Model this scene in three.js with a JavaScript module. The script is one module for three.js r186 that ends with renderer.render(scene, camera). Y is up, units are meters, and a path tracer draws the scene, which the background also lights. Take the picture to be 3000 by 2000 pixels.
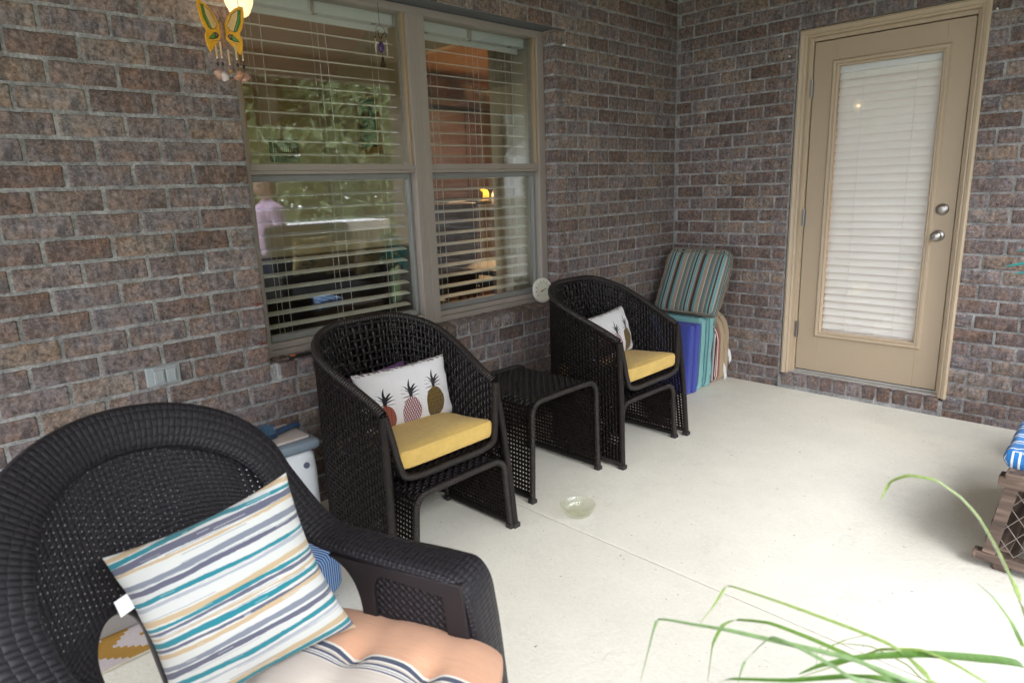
import * as THREE from 'three';
import { mergeGeometries, mergeVertices } from 'three/addons/utils/BufferGeometryUtils.js';
import { RoundedBoxGeometry } from 'three/addons/geometries/RoundedBoxGeometry.js';
import { MarchingCubes } from 'three/addons/objects/MarchingCubes.js';

// ---------------------------------------------------------------- camera, sky, sun, exposure
const scene = new THREE.Scene();
const camera = new THREE.PerspectiveCamera(54.61, 1024 / 682, 0.05, 200);
camera.position.set(-4.3, 1.377, 2.63);
camera.up.set(0.18446, 0.97337, -0.13608);
camera.lookAt(-4.3 + 0.684318, 1.377 - 0.226575, 2.63 - 0.693089);
camera.focus = 3.2;
camera.userData.fStop = 4.5;
camera.updateMatrixWorld(true);

const renderer = new THREE.WebGLRenderer({ antialias: true });
renderer.setSize(1024, 682);
renderer.toneMapping = THREE.LinearToneMapping;
renderer.toneMappingExposure = 5.25;
renderer.shadowMap.enabled = true;

function skyTexture() {                       // bright overcast: a little brighter and whiter towards the zenith
  const W = 256, H = 128, d = new Float32Array(W * H * 4);
  for (let j = 0; j < H; j++) for (let i = 0; i < W; i++) {
    const el = (j + 0.5) / H * Math.PI - Math.PI / 2, s = Math.max(0, Math.sin(el));
    const az = i / W * Math.PI * 2;
    const cl = 1 + 0.10 * Math.sin(az * 3 + s * 5) * Math.cos(az * 5 - s * 8) + 0.06 * Math.sin(az * 11 + s * 17);
    const L = (1.0 + 0.25 * s) * cl, k = (j * W + i) * 4;
    d[k] = L * 0.94; d[k + 1] = L * 0.99; d[k + 2] = L * 1.10; d[k + 3] = 1;
  }
  const t = new THREE.DataTexture(d, W, H, THREE.RGBAFormat, THREE.FloatType);
  t.mapping = THREE.EquirectangularReflectionMapping; t.magFilter = t.minFilter = THREE.LinearFilter; t.needsUpdate = true;
  return t;
}
scene.background = skyTexture();
scene.environment = scene.background;
scene.backgroundIntensity = 1.0; scene.environmentIntensity = 1.0;

const sun = new THREE.DirectionalLight(new THREE.Color().setRGB(1, 0.98, 0.95), 0.5);
sun.position.set(-2.0 - 4.6, 0.5 + 9.4, 1.0 + 10.2); sun.target.position.set(-2.0, 0.5, 1.0);
sun.castShadow = true; sun.shadow.radius = 50; sun.shadow.mapSize.set(2048, 2048);
Object.assign(sun.shadow.camera, { left: -14, right: 14, top: 14, bottom: -14, near: 0.5, far: 50 });
sun.name = 'sun'; scene.add(sun, sun.target);

// ---------------------------------------------------------------- helpers
function rng(seed) { let a = seed >>> 0; return () => { a = (a + 0x6D2B79F5) >>> 0; let t = a; t = Math.imul(t ^ (t >>> 15), t | 1); t ^= t + Math.imul(t ^ (t >>> 7), t | 61); return ((t ^ (t >>> 14)) >>> 0) / 4294967296; }; }
const V = (x, y, z) => new THREE.Vector3(x, y, z);
const C = (r, g, b) => new THREE.Color().setRGB(r, g, b);
const clamp = (x, a, b) => Math.min(b, Math.max(a, x)), lerp = (a, b, t) => a + (b - a) * t;
const sstep = (a, b, x) => { const t = clamp((x - a) / (b - a), 0, 1); return t * t * (3 - 2 * t); };
function noise2(seed, per) {                  // tileable value noise on a per x per lattice
  const r = rng(seed), g = new Float32Array(per * per); for (let i = 0; i < g.length; i++) g[i] = r();
  return (x, y) => { x = ((x % per) + per) % per; y = ((y % per) + per) % per; const xi = Math.floor(x), yi = Math.floor(y); let fx = x - xi, fy = y - yi; fx = fx * fx * (3 - 2 * fx); fy = fy * fy * (3 - 2 * fy);
    const x1 = (xi + 1) % per, y1 = (yi + 1) % per; return lerp(lerp(g[yi * per + xi], g[yi * per + x1], fx), lerp(g[y1 * per + xi], g[y1 * per + x1], fx), fy); };
}
function dataTex(w, h, fn, srgb, rep = 1) {   // fn(u, v) -> [r, g, b] or [r, g, b, a] 0..1
  const d = new Uint8Array(w * h * 4);
  for (let j = 0; j < h; j++) for (let i = 0; i < w; i++) { const c = fn((i + 0.5) / w, (j + 0.5) / h), k = (j * w + i) * 4; for (let q = 0; q < 3; q++) d[k + q] = clamp(c[q] * 255, 0, 255); d[k + 3] = c.length > 3 ? clamp(c[3] * 255, 0, 255) : 255; }
  const t = new THREE.DataTexture(d, w, h, THREE.RGBAFormat); t.magFilter = THREE.LinearFilter; t.minFilter = THREE.LinearFilter; t.wrapS = t.wrapT = THREE.RepeatWrapping;
  if (srgb) t.colorSpace = THREE.SRGBColorSpace; t.repeat.set(rep, rep); t.needsUpdate = true; return t;
}
function canvasTex(w, h, draw, wrap) {
  const c = document.createElement('canvas'); c.width = w; c.height = h; const g = c.getContext('2d'); draw(g, w, h);
  const t = new THREE.CanvasTexture(c); t.colorSpace = THREE.SRGBColorSpace; if (wrap) t.wrapS = t.wrapT = THREE.RepeatWrapping; return t;
}
function mat(color, roughness = 0.8, more = {}) { return new THREE.MeshPhysicalMaterial({ color: Array.isArray(color) ? C(...color) : color, roughness, side: THREE.DoubleSide, ...more }); }
const used = {};
function num(n) { used[n] = (used[n] ?? -1) + 1; return used[n] ? n + '_' + String(used[n]).padStart(3, '0') : n; }
function thing(name, label, category, pos = [0, 0, 0], turn = 0, group) {
  const o = new THREE.Group(); o.name = num(name); o.position.set(...pos); o.rotation.y = turn; o.userData = { label, category }; if (group) o.userData.group = group; scene.add(o); return o;
}
function part(name, geo, m, parent, pos, rot) {
  const o = new THREE.Mesh(geo, m); o.name = name; o.castShadow = o.receiveShadow = true; if (pos) o.position.set(...pos); if (rot) o.rotation.set(...rot); parent.add(o); return o;
}
function struct(name, geo, m, pos, rot) { const o = part(num(name), geo, m, scene, pos, rot); o.userData.kind = 'structure'; return o; }
function single(name, geo, m, label, category, pos, rot, group) { const o = part(num(name), geo, m, scene, pos, rot); o.userData = { label, category }; if (group) o.userData.group = group; return o; }
function copyOf(root, label, pos, turn) {
  const r = root.clone(); r.name = num(root.name.replace(/_\d{3}$/, '')); r.userData = { ...root.userData, label }; scene.add(r); if (pos) r.position.set(...pos); if (turn !== undefined) r.rotation.y = turn; return r;
}
function uvBox(g, s = 1, ox = 0, oy = 0) {    // metres as uv, by the face's main direction
  if (g.index) g = g.toNonIndexed(); const p = g.attributes.position, uv = new Float32Array(p.count * 2), a = V(), b = V(), c = V();
  for (let i = 0; i < p.count; i += 3) { a.fromBufferAttribute(p, i); b.fromBufferAttribute(p, i + 1).sub(a); c.fromBufferAttribute(p, i + 2).sub(a); b.cross(c); const nx = Math.abs(b.x), ny = Math.abs(b.y), nz = Math.abs(b.z);
    for (let k = 0; k < 3; k++) { const x = p.getX(i + k), y = p.getY(i + k), z = p.getZ(i + k); let u, v; if (ny >= nx && ny >= nz) { u = x; v = z; } else if (nx >= nz) { u = z; v = y; } else { u = x; v = y; } uv[(i + k) * 2] = u * s + ox; uv[(i + k) * 2 + 1] = v * s + oy; } }
  g.setAttribute('uv', new THREE.BufferAttribute(uv, 2)); return g;
}
function merge(list) {
  const out = list.map(g => { g = g.index ? g.toNonIndexed() : g.clone(); for (const k of Object.keys(g.attributes)) if (!['position', 'normal', 'uv'].includes(k)) g.deleteAttribute(k); if (!g.attributes.uv) g.setAttribute('uv', new THREE.BufferAttribute(new Float32Array(g.attributes.position.count * 2), 2)); if (!g.attributes.normal) g.computeVertexNormals(); g.morphAttributes = {}; return g; });
  return mergeGeometries(out, false);
}
function bx(x0, x1, y0, y1, z0, z1, r = 0) {  // box by its bounds, optionally with rounded edges
  const w = x1 - x0, h = y1 - y0, d = z1 - z0; const g = r ? new RoundedBoxGeometry(w, h, d, 2, Math.min(r, w / 2.01, h / 2.01, d / 2.01)) : new THREE.BoxGeometry(w, h, d);
  g.translate((x0 + x1) / 2, (y0 + y1) / 2, (z0 + z1) / 2); return uvBox(g);
}
function tube(pts, r, seg = 40, rad = 8, closed = false) { return new THREE.TubeGeometry(new THREE.CatmullRomCurve3(pts.map(p => Array.isArray(p) ? V(...p) : p), closed, 'centripetal'), seg, r, rad, closed); }
function cyl(a, b, r, r2 = r, n = 10) { const A = V(...a), B = V(...b), d = B.clone().sub(A); const g = new THREE.CylinderGeometry(r2, r, d.length(), n); g.applyQuaternion(new THREE.Quaternion().setFromUnitVectors(V(0, 1, 0), d.clone().normalize())); g.translate((A.x + B.x) / 2, (A.y + B.y) / 2, (A.z + B.z) / 2); return g; }
function lathe(pts, n = 48) { return new THREE.LatheGeometry(pts.map(p => new THREE.Vector2(p[0], p[1])), n); }
function grid(nu, nv, fn, uvf) {              // parametric sheet: fn(u, v) -> [x, y, z]
  const P = [], U = [], I = []; for (let j = 0; j <= nv; j++) for (let i = 0; i <= nu; i++) { const u = i / nu, v = j / nv; P.push(...fn(u, v)); U.push(...(uvf ? uvf(u, v) : [u, v])); }
  for (let j = 0; j < nv; j++) for (let i = 0; i < nu; i++) { const a = j * (nu + 1) + i, b = a + 1, c = a + nu + 1, d = c + 1; I.push(a, b, c, b, d, c); }
  const g = new THREE.BufferGeometry(); g.setAttribute('position', new THREE.Float32BufferAttribute(P, 3)); g.setAttribute('uv', new THREE.Float32BufferAttribute(U, 2)); g.setIndex(I); g.computeVertexNormals(); return g;
}
function softBox(w, h, d, r, n = 14, warp) {  // box with round edges and enough faces to bulge: warp(p) moves a vertex
  let g = new THREE.BoxGeometry(2, 2, 2, n, Math.max(4, Math.round(n / 2)), n); g.deleteAttribute('uv'); g.deleteAttribute('normal'); g = mergeVertices(g); const p = g.attributes.position, H = [w / 2, h / 2, d / 2];
  for (let i = 0; i < p.count; i++) { const q = [p.getX(i), p.getY(i), p.getZ(i)].map((c, k) => Math.sin(c * Math.PI / 2) * H[k]); const inn = q.map((c, k) => clamp(c, -(H[k] - r), H[k] - r)); const dv = V(q[0] - inn[0], q[1] - inn[1], q[2] - inn[2]).normalize().multiplyScalar(r); const o = V(inn[0] + dv.x, inn[1] + dv.y, inn[2] + dv.z); if (warp) warp(o); p.setXYZ(i, o.x, o.y, o.z); }
  g.computeVertexNormals(); return uvBox(g);
}
function pillowGeo(w, h, t, seed = 1, n = 26, sag = 0.05) {  // knife-edge cushion: pointed corners, full middle, a few creases
  const N = noise2(seed, 8), P = [], U = [], I = [];
  for (const s of [1, -1]) { const base = P.length / 3;
    for (let j = 0; j <= n; j++) for (let i = 0; i <= n; i++) { const u = Math.sin((i / n * 2 - 1) * Math.PI / 2), v = Math.sin((j / n * 2 - 1) * Math.PI / 2);
      const x = w / 2 * u * (1 - sag * (1 - v * v) * u * u), y = h / 2 * v * (1 - sag * (1 - u * u) * v * v);
      const e = Math.max(0, (1 - u * u) * (1 - v * v)); let z = t / 2 * Math.pow(e, 0.42) * (0.93 + 0.14 * N(u * 3 + 4, v * 3 + 4));
      const edge = 1 - Math.max(Math.abs(u), Math.abs(v)); z *= 1 + 0.10 * Math.sin((u - v) * 11 + seed) * Math.exp(-edge * 9);
      const wob = 0.006 * (N(u * 4 + 9, v * 4 + 2) - 0.5); P.push(x, y, s * z + wob * (e < 0.02 ? 1.5 : 1)); U.push((x / w + 0.5), (y / h + 0.5)); }
    for (let j = 0; j < n; j++) for (let i = 0; i < n; i++) { const a = base + j * (n + 1) + i, b = a + 1, c = a + n + 1, d = c + 1; if (s > 0) I.push(a, b, c, b, d, c); else I.push(a, c, b, b, c, d); } }
  const g = new THREE.BufferGeometry(); g.setAttribute('position', new THREE.Float32BufferAttribute(P, 3)); g.setAttribute('uv', new THREE.Float32BufferAttribute(U, 2)); g.setIndex(I); g.computeVertexNormals(); return g;
}
// over-and-under weave of flat strands on a sheet S(u, v); frac = share of the pitch a strand covers
function weave(S, nu, nv, fu, fv, amp = 0.0016, thick = 0.0018) {
  const GU = 2 * nu, GV = 2 * nv, Q = []; for (let j = 0; j <= GV; j++) { Q.push([]); for (let i = 0; i <= GU; i++) Q[j].push(V(...S(i / GU, j / GV))); }
  const at = (i, j) => Q[clamp(j, 0, GV)][clamp(i, 0, GU)], P = [], I = [], du = V(), dv = V(), n = V(), w = V();
  const strip = (count, get, parity, frac, cells, along) => {
    for (let k = 0; k <= count; k++) { const [i, j] = get(k); du.copy(at(i + 1, j)).sub(at(i - 1, j)); dv.copy(at(i, j + 1)).sub(at(i, j - 1)); n.copy(du).cross(dv).normalize();
      w.copy(along ? du : dv).multiplyScalar(0.5 * frac * (k === count || k === 0 ? 1 : 1)); if ((along ? (i === 0 || i === GU) : (j === 0 || j === GV))) w.multiplyScalar(1);
      const o = amp * Math.sin(Math.PI * (k / 2 + parity)) * (along ? 1 : -1), p = at(i, j); const b = P.length / 3;
      for (const [a, h] of [[-1, -0.2], [0, 0.5], [1, -0.2], [0, -0.5]]) P.push(p.x + w.x * a + n.x * (o + h * thick), p.y + w.y * a + n.y * (o + h * thick), p.z + w.z * a + n.z * (o + h * thick));
      if (k) for (let s = 0; s < 4; s++) { const a = b - 4 + s, c = b - 4 + (s + 1) % 4; I.push(a, c, a + 4, c, c + 4, a + 4); } } };
  for (let i = 0; i < nu; i++) strip(GV, k => [2 * i + 1, k], i, fu, nv, true);
  for (let j = 0; j < nv; j++) strip(GU, k => [k, 2 * j + 1], j, fv, nu, false);
  const g = new THREE.BufferGeometry(); g.setAttribute('position', new THREE.Float32BufferAttribute(P, 3)); g.setIndex(I); g.computeVertexNormals(); g.setAttribute('uv', new THREE.BufferAttribute(new Float32Array(P.length / 3 * 2), 2)); return g;
}

// ---------------------------------------------------------------- textures and materials
const nA = noise2(11, 8), nB = noise2(12, 16), nC = noise2(13, 32), nD = noise2(14, 64), nE = noise2(15, 128), nF = noise2(16, 256);
const brickTexture = (size, pale) => dataTex(size, size, (u, v) => {              // fired clay: mottled, with pale scum patches and dark flecks
  const big = nB(u * 16, v * 16) * 0.5 + nC(u * 32, v * 32) * 0.5, mid = nD(u * 64, v * 64), fine = nE(u * 128, v * 128), ff = nF(u * 256, v * 256), st = nE(u * 128 + 5, v * 24 + 3), sh = nD(u * 12 + 3, v * 64);
  let t = 0.635 + 0.14 * (big - 0.5) + 0.16 * (mid - 0.5) + 0.17 * (fine - 0.5) + 0.18 * (ff - 0.5) + 0.15 * (st - 0.5) + 0.07 * (sh - 0.5);
  const scum = sstep(pale > 0.6 ? 0.44 : 0.55, 0.80, nC(u * 32 + 7, v * 32 + 3) * 0.45 + fine * 0.3 + st * 0.25) * (0.35 + 0.65 * ff) * pale, dark = sstep(0.64, 0.82, fine * 0.45 + nD(u * 64 + 9, v * 64 + 4) * 0.35 + st * 0.2) * 0.38;
  t *= 1 - dark; const warm = (nC(u * 32 + 11, v * 32 + 2) - 0.5) * 0.12;
  return [lerp(t * (1.03 + warm), 0.80, scum), lerp(t, 0.775, scum), lerp(t * (0.97 - warm), 0.75, scum)];
}, true);
const brickMap = brickTexture(1024, 0.5), palerMap = brickTexture(512, 0.85);
const brickBump = dataTex(512, 512, (u, v) => { const h = 0.35 * nC(u * 32, v * 32) + 0.25 * nD(u * 64, v * 64) + 0.25 * nE(u * 128, v * 128) + 0.15 * nF(u * 256, v * 256); const pit = sstep(0.70, 0.82, nE(u * 128 + 3, v * 128 + 7)) * 0.5; return [h - pit, h - pit, h - pit]; }, false);
const brickTones = [[0.453, 0.369, 0.359], [0.4, 0.307, 0.289], [0.532, 0.433, 0.38], [0.342, 0.255, 0.23], [0.432, 0.369, 0.383], [0.537, 0.456, 0.426], [0.384, 0.279, 0.251], [0.491, 0.413, 0.416]];
const brickMats = brickTones.map((c, i) => mat(c, 0.92, { map: i === 5 || i === 4 ? palerMap : brickMap, bumpMap: brickBump, bumpScale: 0.0022 }));
const mortarMap = dataTex(512, 512, (u, v) => { const t = 0.66 + 0.16 * (nC(u * 32, v * 32) - 0.5) + 0.15 * (nE(u * 128, v * 128) - 0.5) + 0.14 * (nF(u * 256, v * 256) - 0.5) + 0.1 * (nA(u * 8, v * 8) - 0.5); return [t, t * 0.995, t * 0.99]; }, true);
const mortarM = mat([0.70, 0.69, 0.68], 0.95, { map: mortarMap, bumpMap: brickBump, bumpScale: 0.003 });

const floorMap = dataTex(1024, 1024, (u, v) => {              // cream masonry paint: scuffs, grit, faint dirt, a few chips
  let t = 0.95 + 0.025 * (nA(u * 8, v * 8) - 0.5) + 0.02 * (nC(u * 32, v * 32) - 0.5) + 0.03 * (nF(u * 256, v * 256) - 0.5);
  const dirt = sstep(0.62, 0.85, nB(u * 16 + 3, v * 16 + 5) * 0.6 + nE(u * 128, v * 128) * 0.4) * 0.018, spk = sstep(0.957, 0.98, nF(u * 256 + 17, v * 256 + 31)) * 0.35;
  t -= dirt + spk; return [t, t * 0.995, t * 0.975];
}, true);
const floorBump = dataTex(1024, 1024, (u, v) => { const h = 0.4 * nF(u * 256, v * 256) + 0.25 * nE(u * 128, v * 128) + 0.2 * nC(u * 32, v * 32) + 0.3 * sstep(0.86, 0.93, nD(u * 64 + 5, v * 64 + 9)); return [h, h, h]; }, false);
const floorM = mat([0.80, 0.775, 0.71], 0.62, { map: floorMap, bumpMap: floorBump, bumpScale: 0.0016 });

const weftBump = dataTex(64, 64, (u, v) => { const a = Math.abs(Math.sin(u * Math.PI * 8)), b = Math.abs(Math.sin(v * Math.PI * 8)), c = (Math.floor(u * 8) + Math.floor(v * 8)) % 2 ? a : b; return [c, c, c]; }, false);
const cloth = (color, more = {}) => { const t = weftBump.clone(); t.repeat.set(60, 60); t.needsUpdate = true; return mat(color, 0.92, { bumpMap: t, bumpScale: 0.0006, sheen: 0.25, sheenRoughness: 0.8, sheenColor: C(1, 1, 1), ...more }); };
const grainMap = (seed, lo, hi, sx = 4, sy = 40) => { const a = noise2(seed, 64), b = noise2(seed + 1, 128); return dataTex(256, 256, (u, v) => { const t = lerp(lo, hi, clamp(0.6 * a(u * sx, v * sy) + 0.4 * b(u * sx * 2, v * sy * 2), 0, 1)); return [t, t * 0.98, t * 0.96]; }, true); };
const wickerM = mat([0.0115, 0.0076, 0.007], 0.5, { specularIntensity: 0.3 });
const wrapBump = dataTex(16, 16, (u, v) => { const t = Math.abs(Math.sin(u * Math.PI)); return [t, t, t]; }, false);
const wickerWrapM = (() => { const t = wrapBump.clone(); t.repeat.set(130, 1); t.needsUpdate = true; const m = noise2(77, 64), cm = dataTex(128, 4, (u) => { const q = 0.6 + 0.4 * m(u * 64, 0.5); return [q, q * 0.97, q * 0.95]; }, true); cm.repeat.set(1, 1); return mat([0.021, 0.0128, 0.011], 0.5, { bumpMap: t, bumpScale: 0.003, map: cm }); })();
const frameM = mat([0.285, 0.242, 0.210], 0.45, { bumpMap: floorBump, bumpScale: 0.0002 });
const whiteM = mat([0.74, 0.74, 0.72], 0.5);
const glassM = mat([1, 1, 1], 0.02, { transmission: 1, thickness: 0, ior: 1.5, specularIntensity: 1 });
const mirrorGlassM = mat([0.97, 0.98, 0.97], 0.015, { transmission: 1, thickness: 0, ior: 1.68, specularIntensity: 1 });   // refraction index raised so the double glazing mirrors more strongly
const wickerLitGlossM = mat([0.0135, 0.0105, 0.011], 0.36, { specularIntensity: 0.7 });  // lighter, glossier wicker for sky-facing surfaces; their sheen is put into the colour
const satinM = mat([0.42, 0.39, 0.36], 0.38, { metalness: 1 });
const steelM = mat([0.62, 0.60, 0.57], 0.28, { metalness: 1 });
const darkM = mat([0.02, 0.018, 0.017], 0.6);
// ---------------------------------------------------------------- ground, porch slab, porch roof
const grassMap = dataTex(256, 256, (u, v) => { const t = 0.55 + 0.5 * (nD(u * 64, v * 64) - 0.5) + 0.4 * (nA(u * 8, v * 8) - 0.5); return [t * 0.85, t, t * 0.6]; }, true);
grassMap.repeat.set(0.25, 0.25);
struct('ground', (() => { const g = new THREE.PlaneGeometry(160, 160, 1, 1); g.rotateX(-Math.PI / 2); return uvBox(g, 1); })(), mat([0.16, 0.2, 0.09], 0.95, { map: grassMap }), [0, -0.16, 0]);
const JX = -2.395;                                             // sawn joint across the slab
{
  const half = (x0, x1) => { const g = new RoundedBoxGeometry(x1 - x0, 0.155, 3.5, 2, 0.004); g.translate((x0 + x1) / 2, -0.0775, 1.60); return uvBox(g, 0.5); };
  struct('porch_floor', half(-7.2, JX - 0.0025), floorM);
  struct('porch_floor', half(JX + 0.0025, 0.0), floorM);
  struct('porch_floor_joint', uvBox(new THREE.BoxGeometry(0.03, 0.02, 3.48), 0.5), mat([0.50, 0.47, 0.42], 0.9), [JX, -0.022, 1.60]);
}
const ceilM = mat([0.46, 0.38, 0.31], 0.8);
struct('porch_ceiling', bx(-7.2, 0.3, 2.66, 2.76, -0.1, 3.42), ceilM);
single('header_beam', bx(-7.2, 0.3, 2.46, 2.659, 3.2, 3.34, 0.01), mat([0.55, 0.5, 0.43], 0.7), 'painted beam carrying the open front edge of the porch roof', 'beam');
single('porch_post', bx(-7.15, -7.0, -0.002, 2.459, 3.2, 3.34, 0.01), mat([0.55, 0.5, 0.43], 0.7), 'painted square post under the far left end of the porch beam', 'post');

// ---------------------------------------------------------------- brick walls
const PITCH = 0.0813, Y0 = 0.042, BL = 0.2046, JT = 0.0125;
const brickCache = {};
function brickGeo(len, h, depth, seed) {
  const key = [Math.round(len * 1000), Math.round(h * 1000), depth, seed].join(); if (brickCache[key]) return brickCache[key];
  const r = rng(seed * 7919 + Math.round(len * 1000)), nx = len > 0.12 ? 7 : 5, xs = [0, 0.004], ys = [0, 0.004, h * 0.35, h * 0.68, h - 0.004, h]; for (let i = 1; i < nx - 1; i++) xs.push(len * i / (nx - 1)); xs.push(len - 0.004, len);
  const P = [], U = [], I = [], cols = xs.length, rows = ys.length, ox = r(), oy = r(), sh = [r() * 6, r() * 6];
  const wob = (i, j) => { const b = i === 0 || j === 0 || i === cols - 1 || j === rows - 1, nb = i === 1 || j === 1 || i === cols - 2 || j === rows - 2; const cor = (i === 0 || i === cols - 1) && (j === 0 || j === rows - 1);
    return [xs[i] - len / 2 + (b ? (r() - 0.5) * 0.0035 : 0) + (cor ? (i ? -1 : 1) * 0.002 : 0), ys[j] - h / 2 + (b ? (r() - 0.5) * 0.0035 : 0) + (cor ? (j ? -1 : 1) * 0.002 : 0), b ? -0.0045 + (r() - 0.5) * 0.002 : nb ? (r() - 0.6) * 0.0018 : (r() - 0.5) * 0.0016]; };
  for (let j = 0; j < rows; j++) for (let i = 0; i < cols; i++) { const p = wob(i, j); P.push(...p); U.push(p[0] + ox, p[1] + oy); }
  for (let j = 0; j < rows - 1; j++) for (let i = 0; i < cols - 1; i++) { const a = j * cols + i, b = a + 1, c = a + cols, d = c + 1; I.push(a, b, c, b, d, c); }
  const ring = []; for (let i = 0; i < cols; i++) ring.push(i); for (let j = 1; j < rows; j++) ring.push(j * cols + cols - 1); for (let i = cols - 2; i >= 0; i--) ring.push((rows - 1) * cols + i); for (let j = rows - 2; j > 0; j--) ring.push(j * cols);
  const base = P.length / 3; for (const k of ring) { P.push(P[k * 3], P[k * 3 + 1], P[k * 3 + 2]); U.push(U[k * 2], U[k * 2 + 1]); } for (const k of ring) { P.push(P[k * 3], P[k * 3 + 1], -depth); const s = P[k * 3] > 0 ? depth : -depth; U.push(U[k * 2] + s, U[k * 2 + 1] + 0.03); }
  const m = ring.length; for (let k = 0; k < m; k++) { const a = base + k, b = base + (k + 1) % m; I.push(b, a, a + m, b, a + m, b + m); }
  const g = new THREE.BufferGeometry(); g.setAttribute('position', new THREE.Float32BufferAttribute(P, 3)); g.setAttribute('uv', new THREE.Float32BufferAttribute(U, 2)); g.setIndex(I); g.computeVertexNormals(); return brickCache[key] = g;
}
const fr = new THREE.Matrix4().multiplyMatrices(camera.projectionMatrix, camera.matrixWorldInverse);
function buildBricks(wall, list, normal) {                     // list of { len, h, pos, rot, depth, tone }: the 300 largest in view as parts, the others joined
  wall.updateMatrixWorld(true); const p = V(), n = V();
  for (const b of list) { p.set(...b.pos).applyMatrix4(wall.matrixWorld); n.copy(p).sub(camera.position); const d2 = n.lengthSq(); const ndc = p.clone().applyMatrix4(fr); b.show = Math.abs(ndc.x) < 1.04 && Math.abs(ndc.y) < 1.04 && ndc.z < 1 ? b.len * b.h * Math.abs(n.normalize().dot(normal)) / d2 : 0; }
  const order = [...list].sort((a, b) => b.show - a.show), rest = brickMats.map(() => []);
  order.forEach((b, i) => { const g = brickGeo(b.len, b.h, b.depth ?? 0.095, b.seed); if (i < 300 && b.show > 0) part('brick', g, brickMats[b.tone], wall, b.pos, b.rot); else { const q = (g.index ? g.toNonIndexed() : g.clone()); const M = new THREE.Matrix4().compose(V(...b.pos), new THREE.Quaternion().setFromEuler(new THREE.Euler(...(b.rot ?? [0, 0, 0]))), V(1, 1, 1)); q.applyMatrix4(M); rest[b.tone].push(q); } });
  const geos = [], mats = []; rest.forEach((l, i) => { if (l.length) { geos.push(mergeGeometries(l)); mats.push(brickMats[i]); } });
  const g = mergeGeometries(geos, true); const o = part('remaining_bricks', g, mats, wall); o.userData.kind = 'stuff';
}
const br = rng(4242);
const pickTone = () => { const t = br(); return t < 0.30 ? 0 : t < 0.48 ? 1 : t < 0.62 ? 2 : t < 0.70 ? 3 : t < 0.82 ? 4 : t < 0.89 ? 5 : t < 0.902 ? 6 : 7; };
function courses(list, u0, u1, anchor, dir, c0, c1, shiftOdd) { // running bond from an arris; even courses begin with a half brick
  for (let c = c0; c <= c1; c++) { const ym = Y0 + (c + 0.5) * PITCH, even = (((c % 2) + 2) % 2) === 0; const lo = Math.floor((u0 - anchor) / BL) - 1, hi = Math.ceil((u1 - anchor) / BL) + 1;
    for (let k = lo; k <= hi; k++) { let a = anchor + (k + (even ? 0.5 : 0)) * BL, b = a + BL; a = Math.max(a, u0); b = Math.min(b, u1); if (b - a < 0.035) continue; const edgeA = a === u0, edgeB = b === u1; const j = (br() - 0.5) * 0.003; let len = b - a - JT * (edgeA || edgeB ? 0.5 : 1) + j; let mid = (a + b) / 2 + (edgeA && !edgeB ? -JT / 4 : edgeB && !edgeA ? JT / 4 : 0);
      len = len > 0.17 ? Math.round(len / 0.004) * 0.004 : Math.round(len / 0.008) * 0.008; list.push({ len, h: PITCH - JT, pos: [mid, ym + (br() - 0.5) * 0.0025, (br() - 0.5) * 0.003], rot: [0, 0, (br() - 0.5) * 0.008], seed: 1 + Math.floor(br() * (len > 0.17 ? 9 : 4)), tone: pickTone() }); } }
}
const WX0 = -3.131, WX1 = -1.285, WY0 = Y0 + 8 * PITCH, WY1 = Y0 + 27 * PITCH;
{
  const wall = thing('brick_wall', 'long mottled brown brick wall with the wide window in it', 'wall');
  const m = -0.0065, back = -0.22, T = 2.74;
  part('mortar', merge([bx(-7.2, WX0 - 0.004, -0.15, T, back, m), bx(WX1 + 0.004, 0.2, -0.15, T, back, m), bx(WX0 - 0.004, WX1 + 0.004, -0.15, WY0 - 0.006, back, m), bx(WX0 - 0.004, WX1 + 0.004, WY1 + 0.004, T, back, m)]), mortarM, wall);
  const L = [];
  courses(L, -7.2, WX0, WX0, 1, 8, 26); courses(L, WX1, -0.003, WX0, 1, 8, 26); courses(L, -7.2, -0.003, WX0, 1, -1, 6); courses(L, -7.2, -0.003, WX0, 1, 27, 32);
  courses(L, -7.2, WX0 + 0.02, WX0, 1, 7, 7); courses(L, WX1, -0.003, WX0, 1, 7, 7);
  const n = 22, x0 = WX0 + 0.03, w = (WX1 - 0.004 - x0) / n;    // rowlock sill
  for (let i = 0; i < n; i++) L.push({ len: 0.0695, h: 0.068, depth: 0.115, pos: [x0 + (i + 0.5) * w, Y0 + 7.5 * PITCH + 0.001 + (br() - 0.5) * 0.002, 0.014 + (br() - 0.5) * 0.004], rot: [0.10, 0, (br() - 0.5) * 0.02], seed: 1 + Math.floor(br() * 4), tone: [0, 1, 1, 3, 7, 4, 6][Math.floor(br() * 7)] });
  buildBricks(wall, L, V(0, 0, 1));
  part('sill_mortar', bx(WX0 + 0.025, WX1 - 0.004, Y0 + 7 * PITCH + 0.001, WY0 - 0.010, -0.10, 0.006), mortarM, wall);
  part('lintel', bx(WX0 - 0.1, WX1 + 0.1, WY1 - 0.006, WY1 + 0.0035, -0.10, -0.004), mat([0.09, 0.095, 0.10], 0.5), wall);
}
const DZ0 = 0.841, DZ1 = 1.79, DY1 = WY1;
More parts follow.
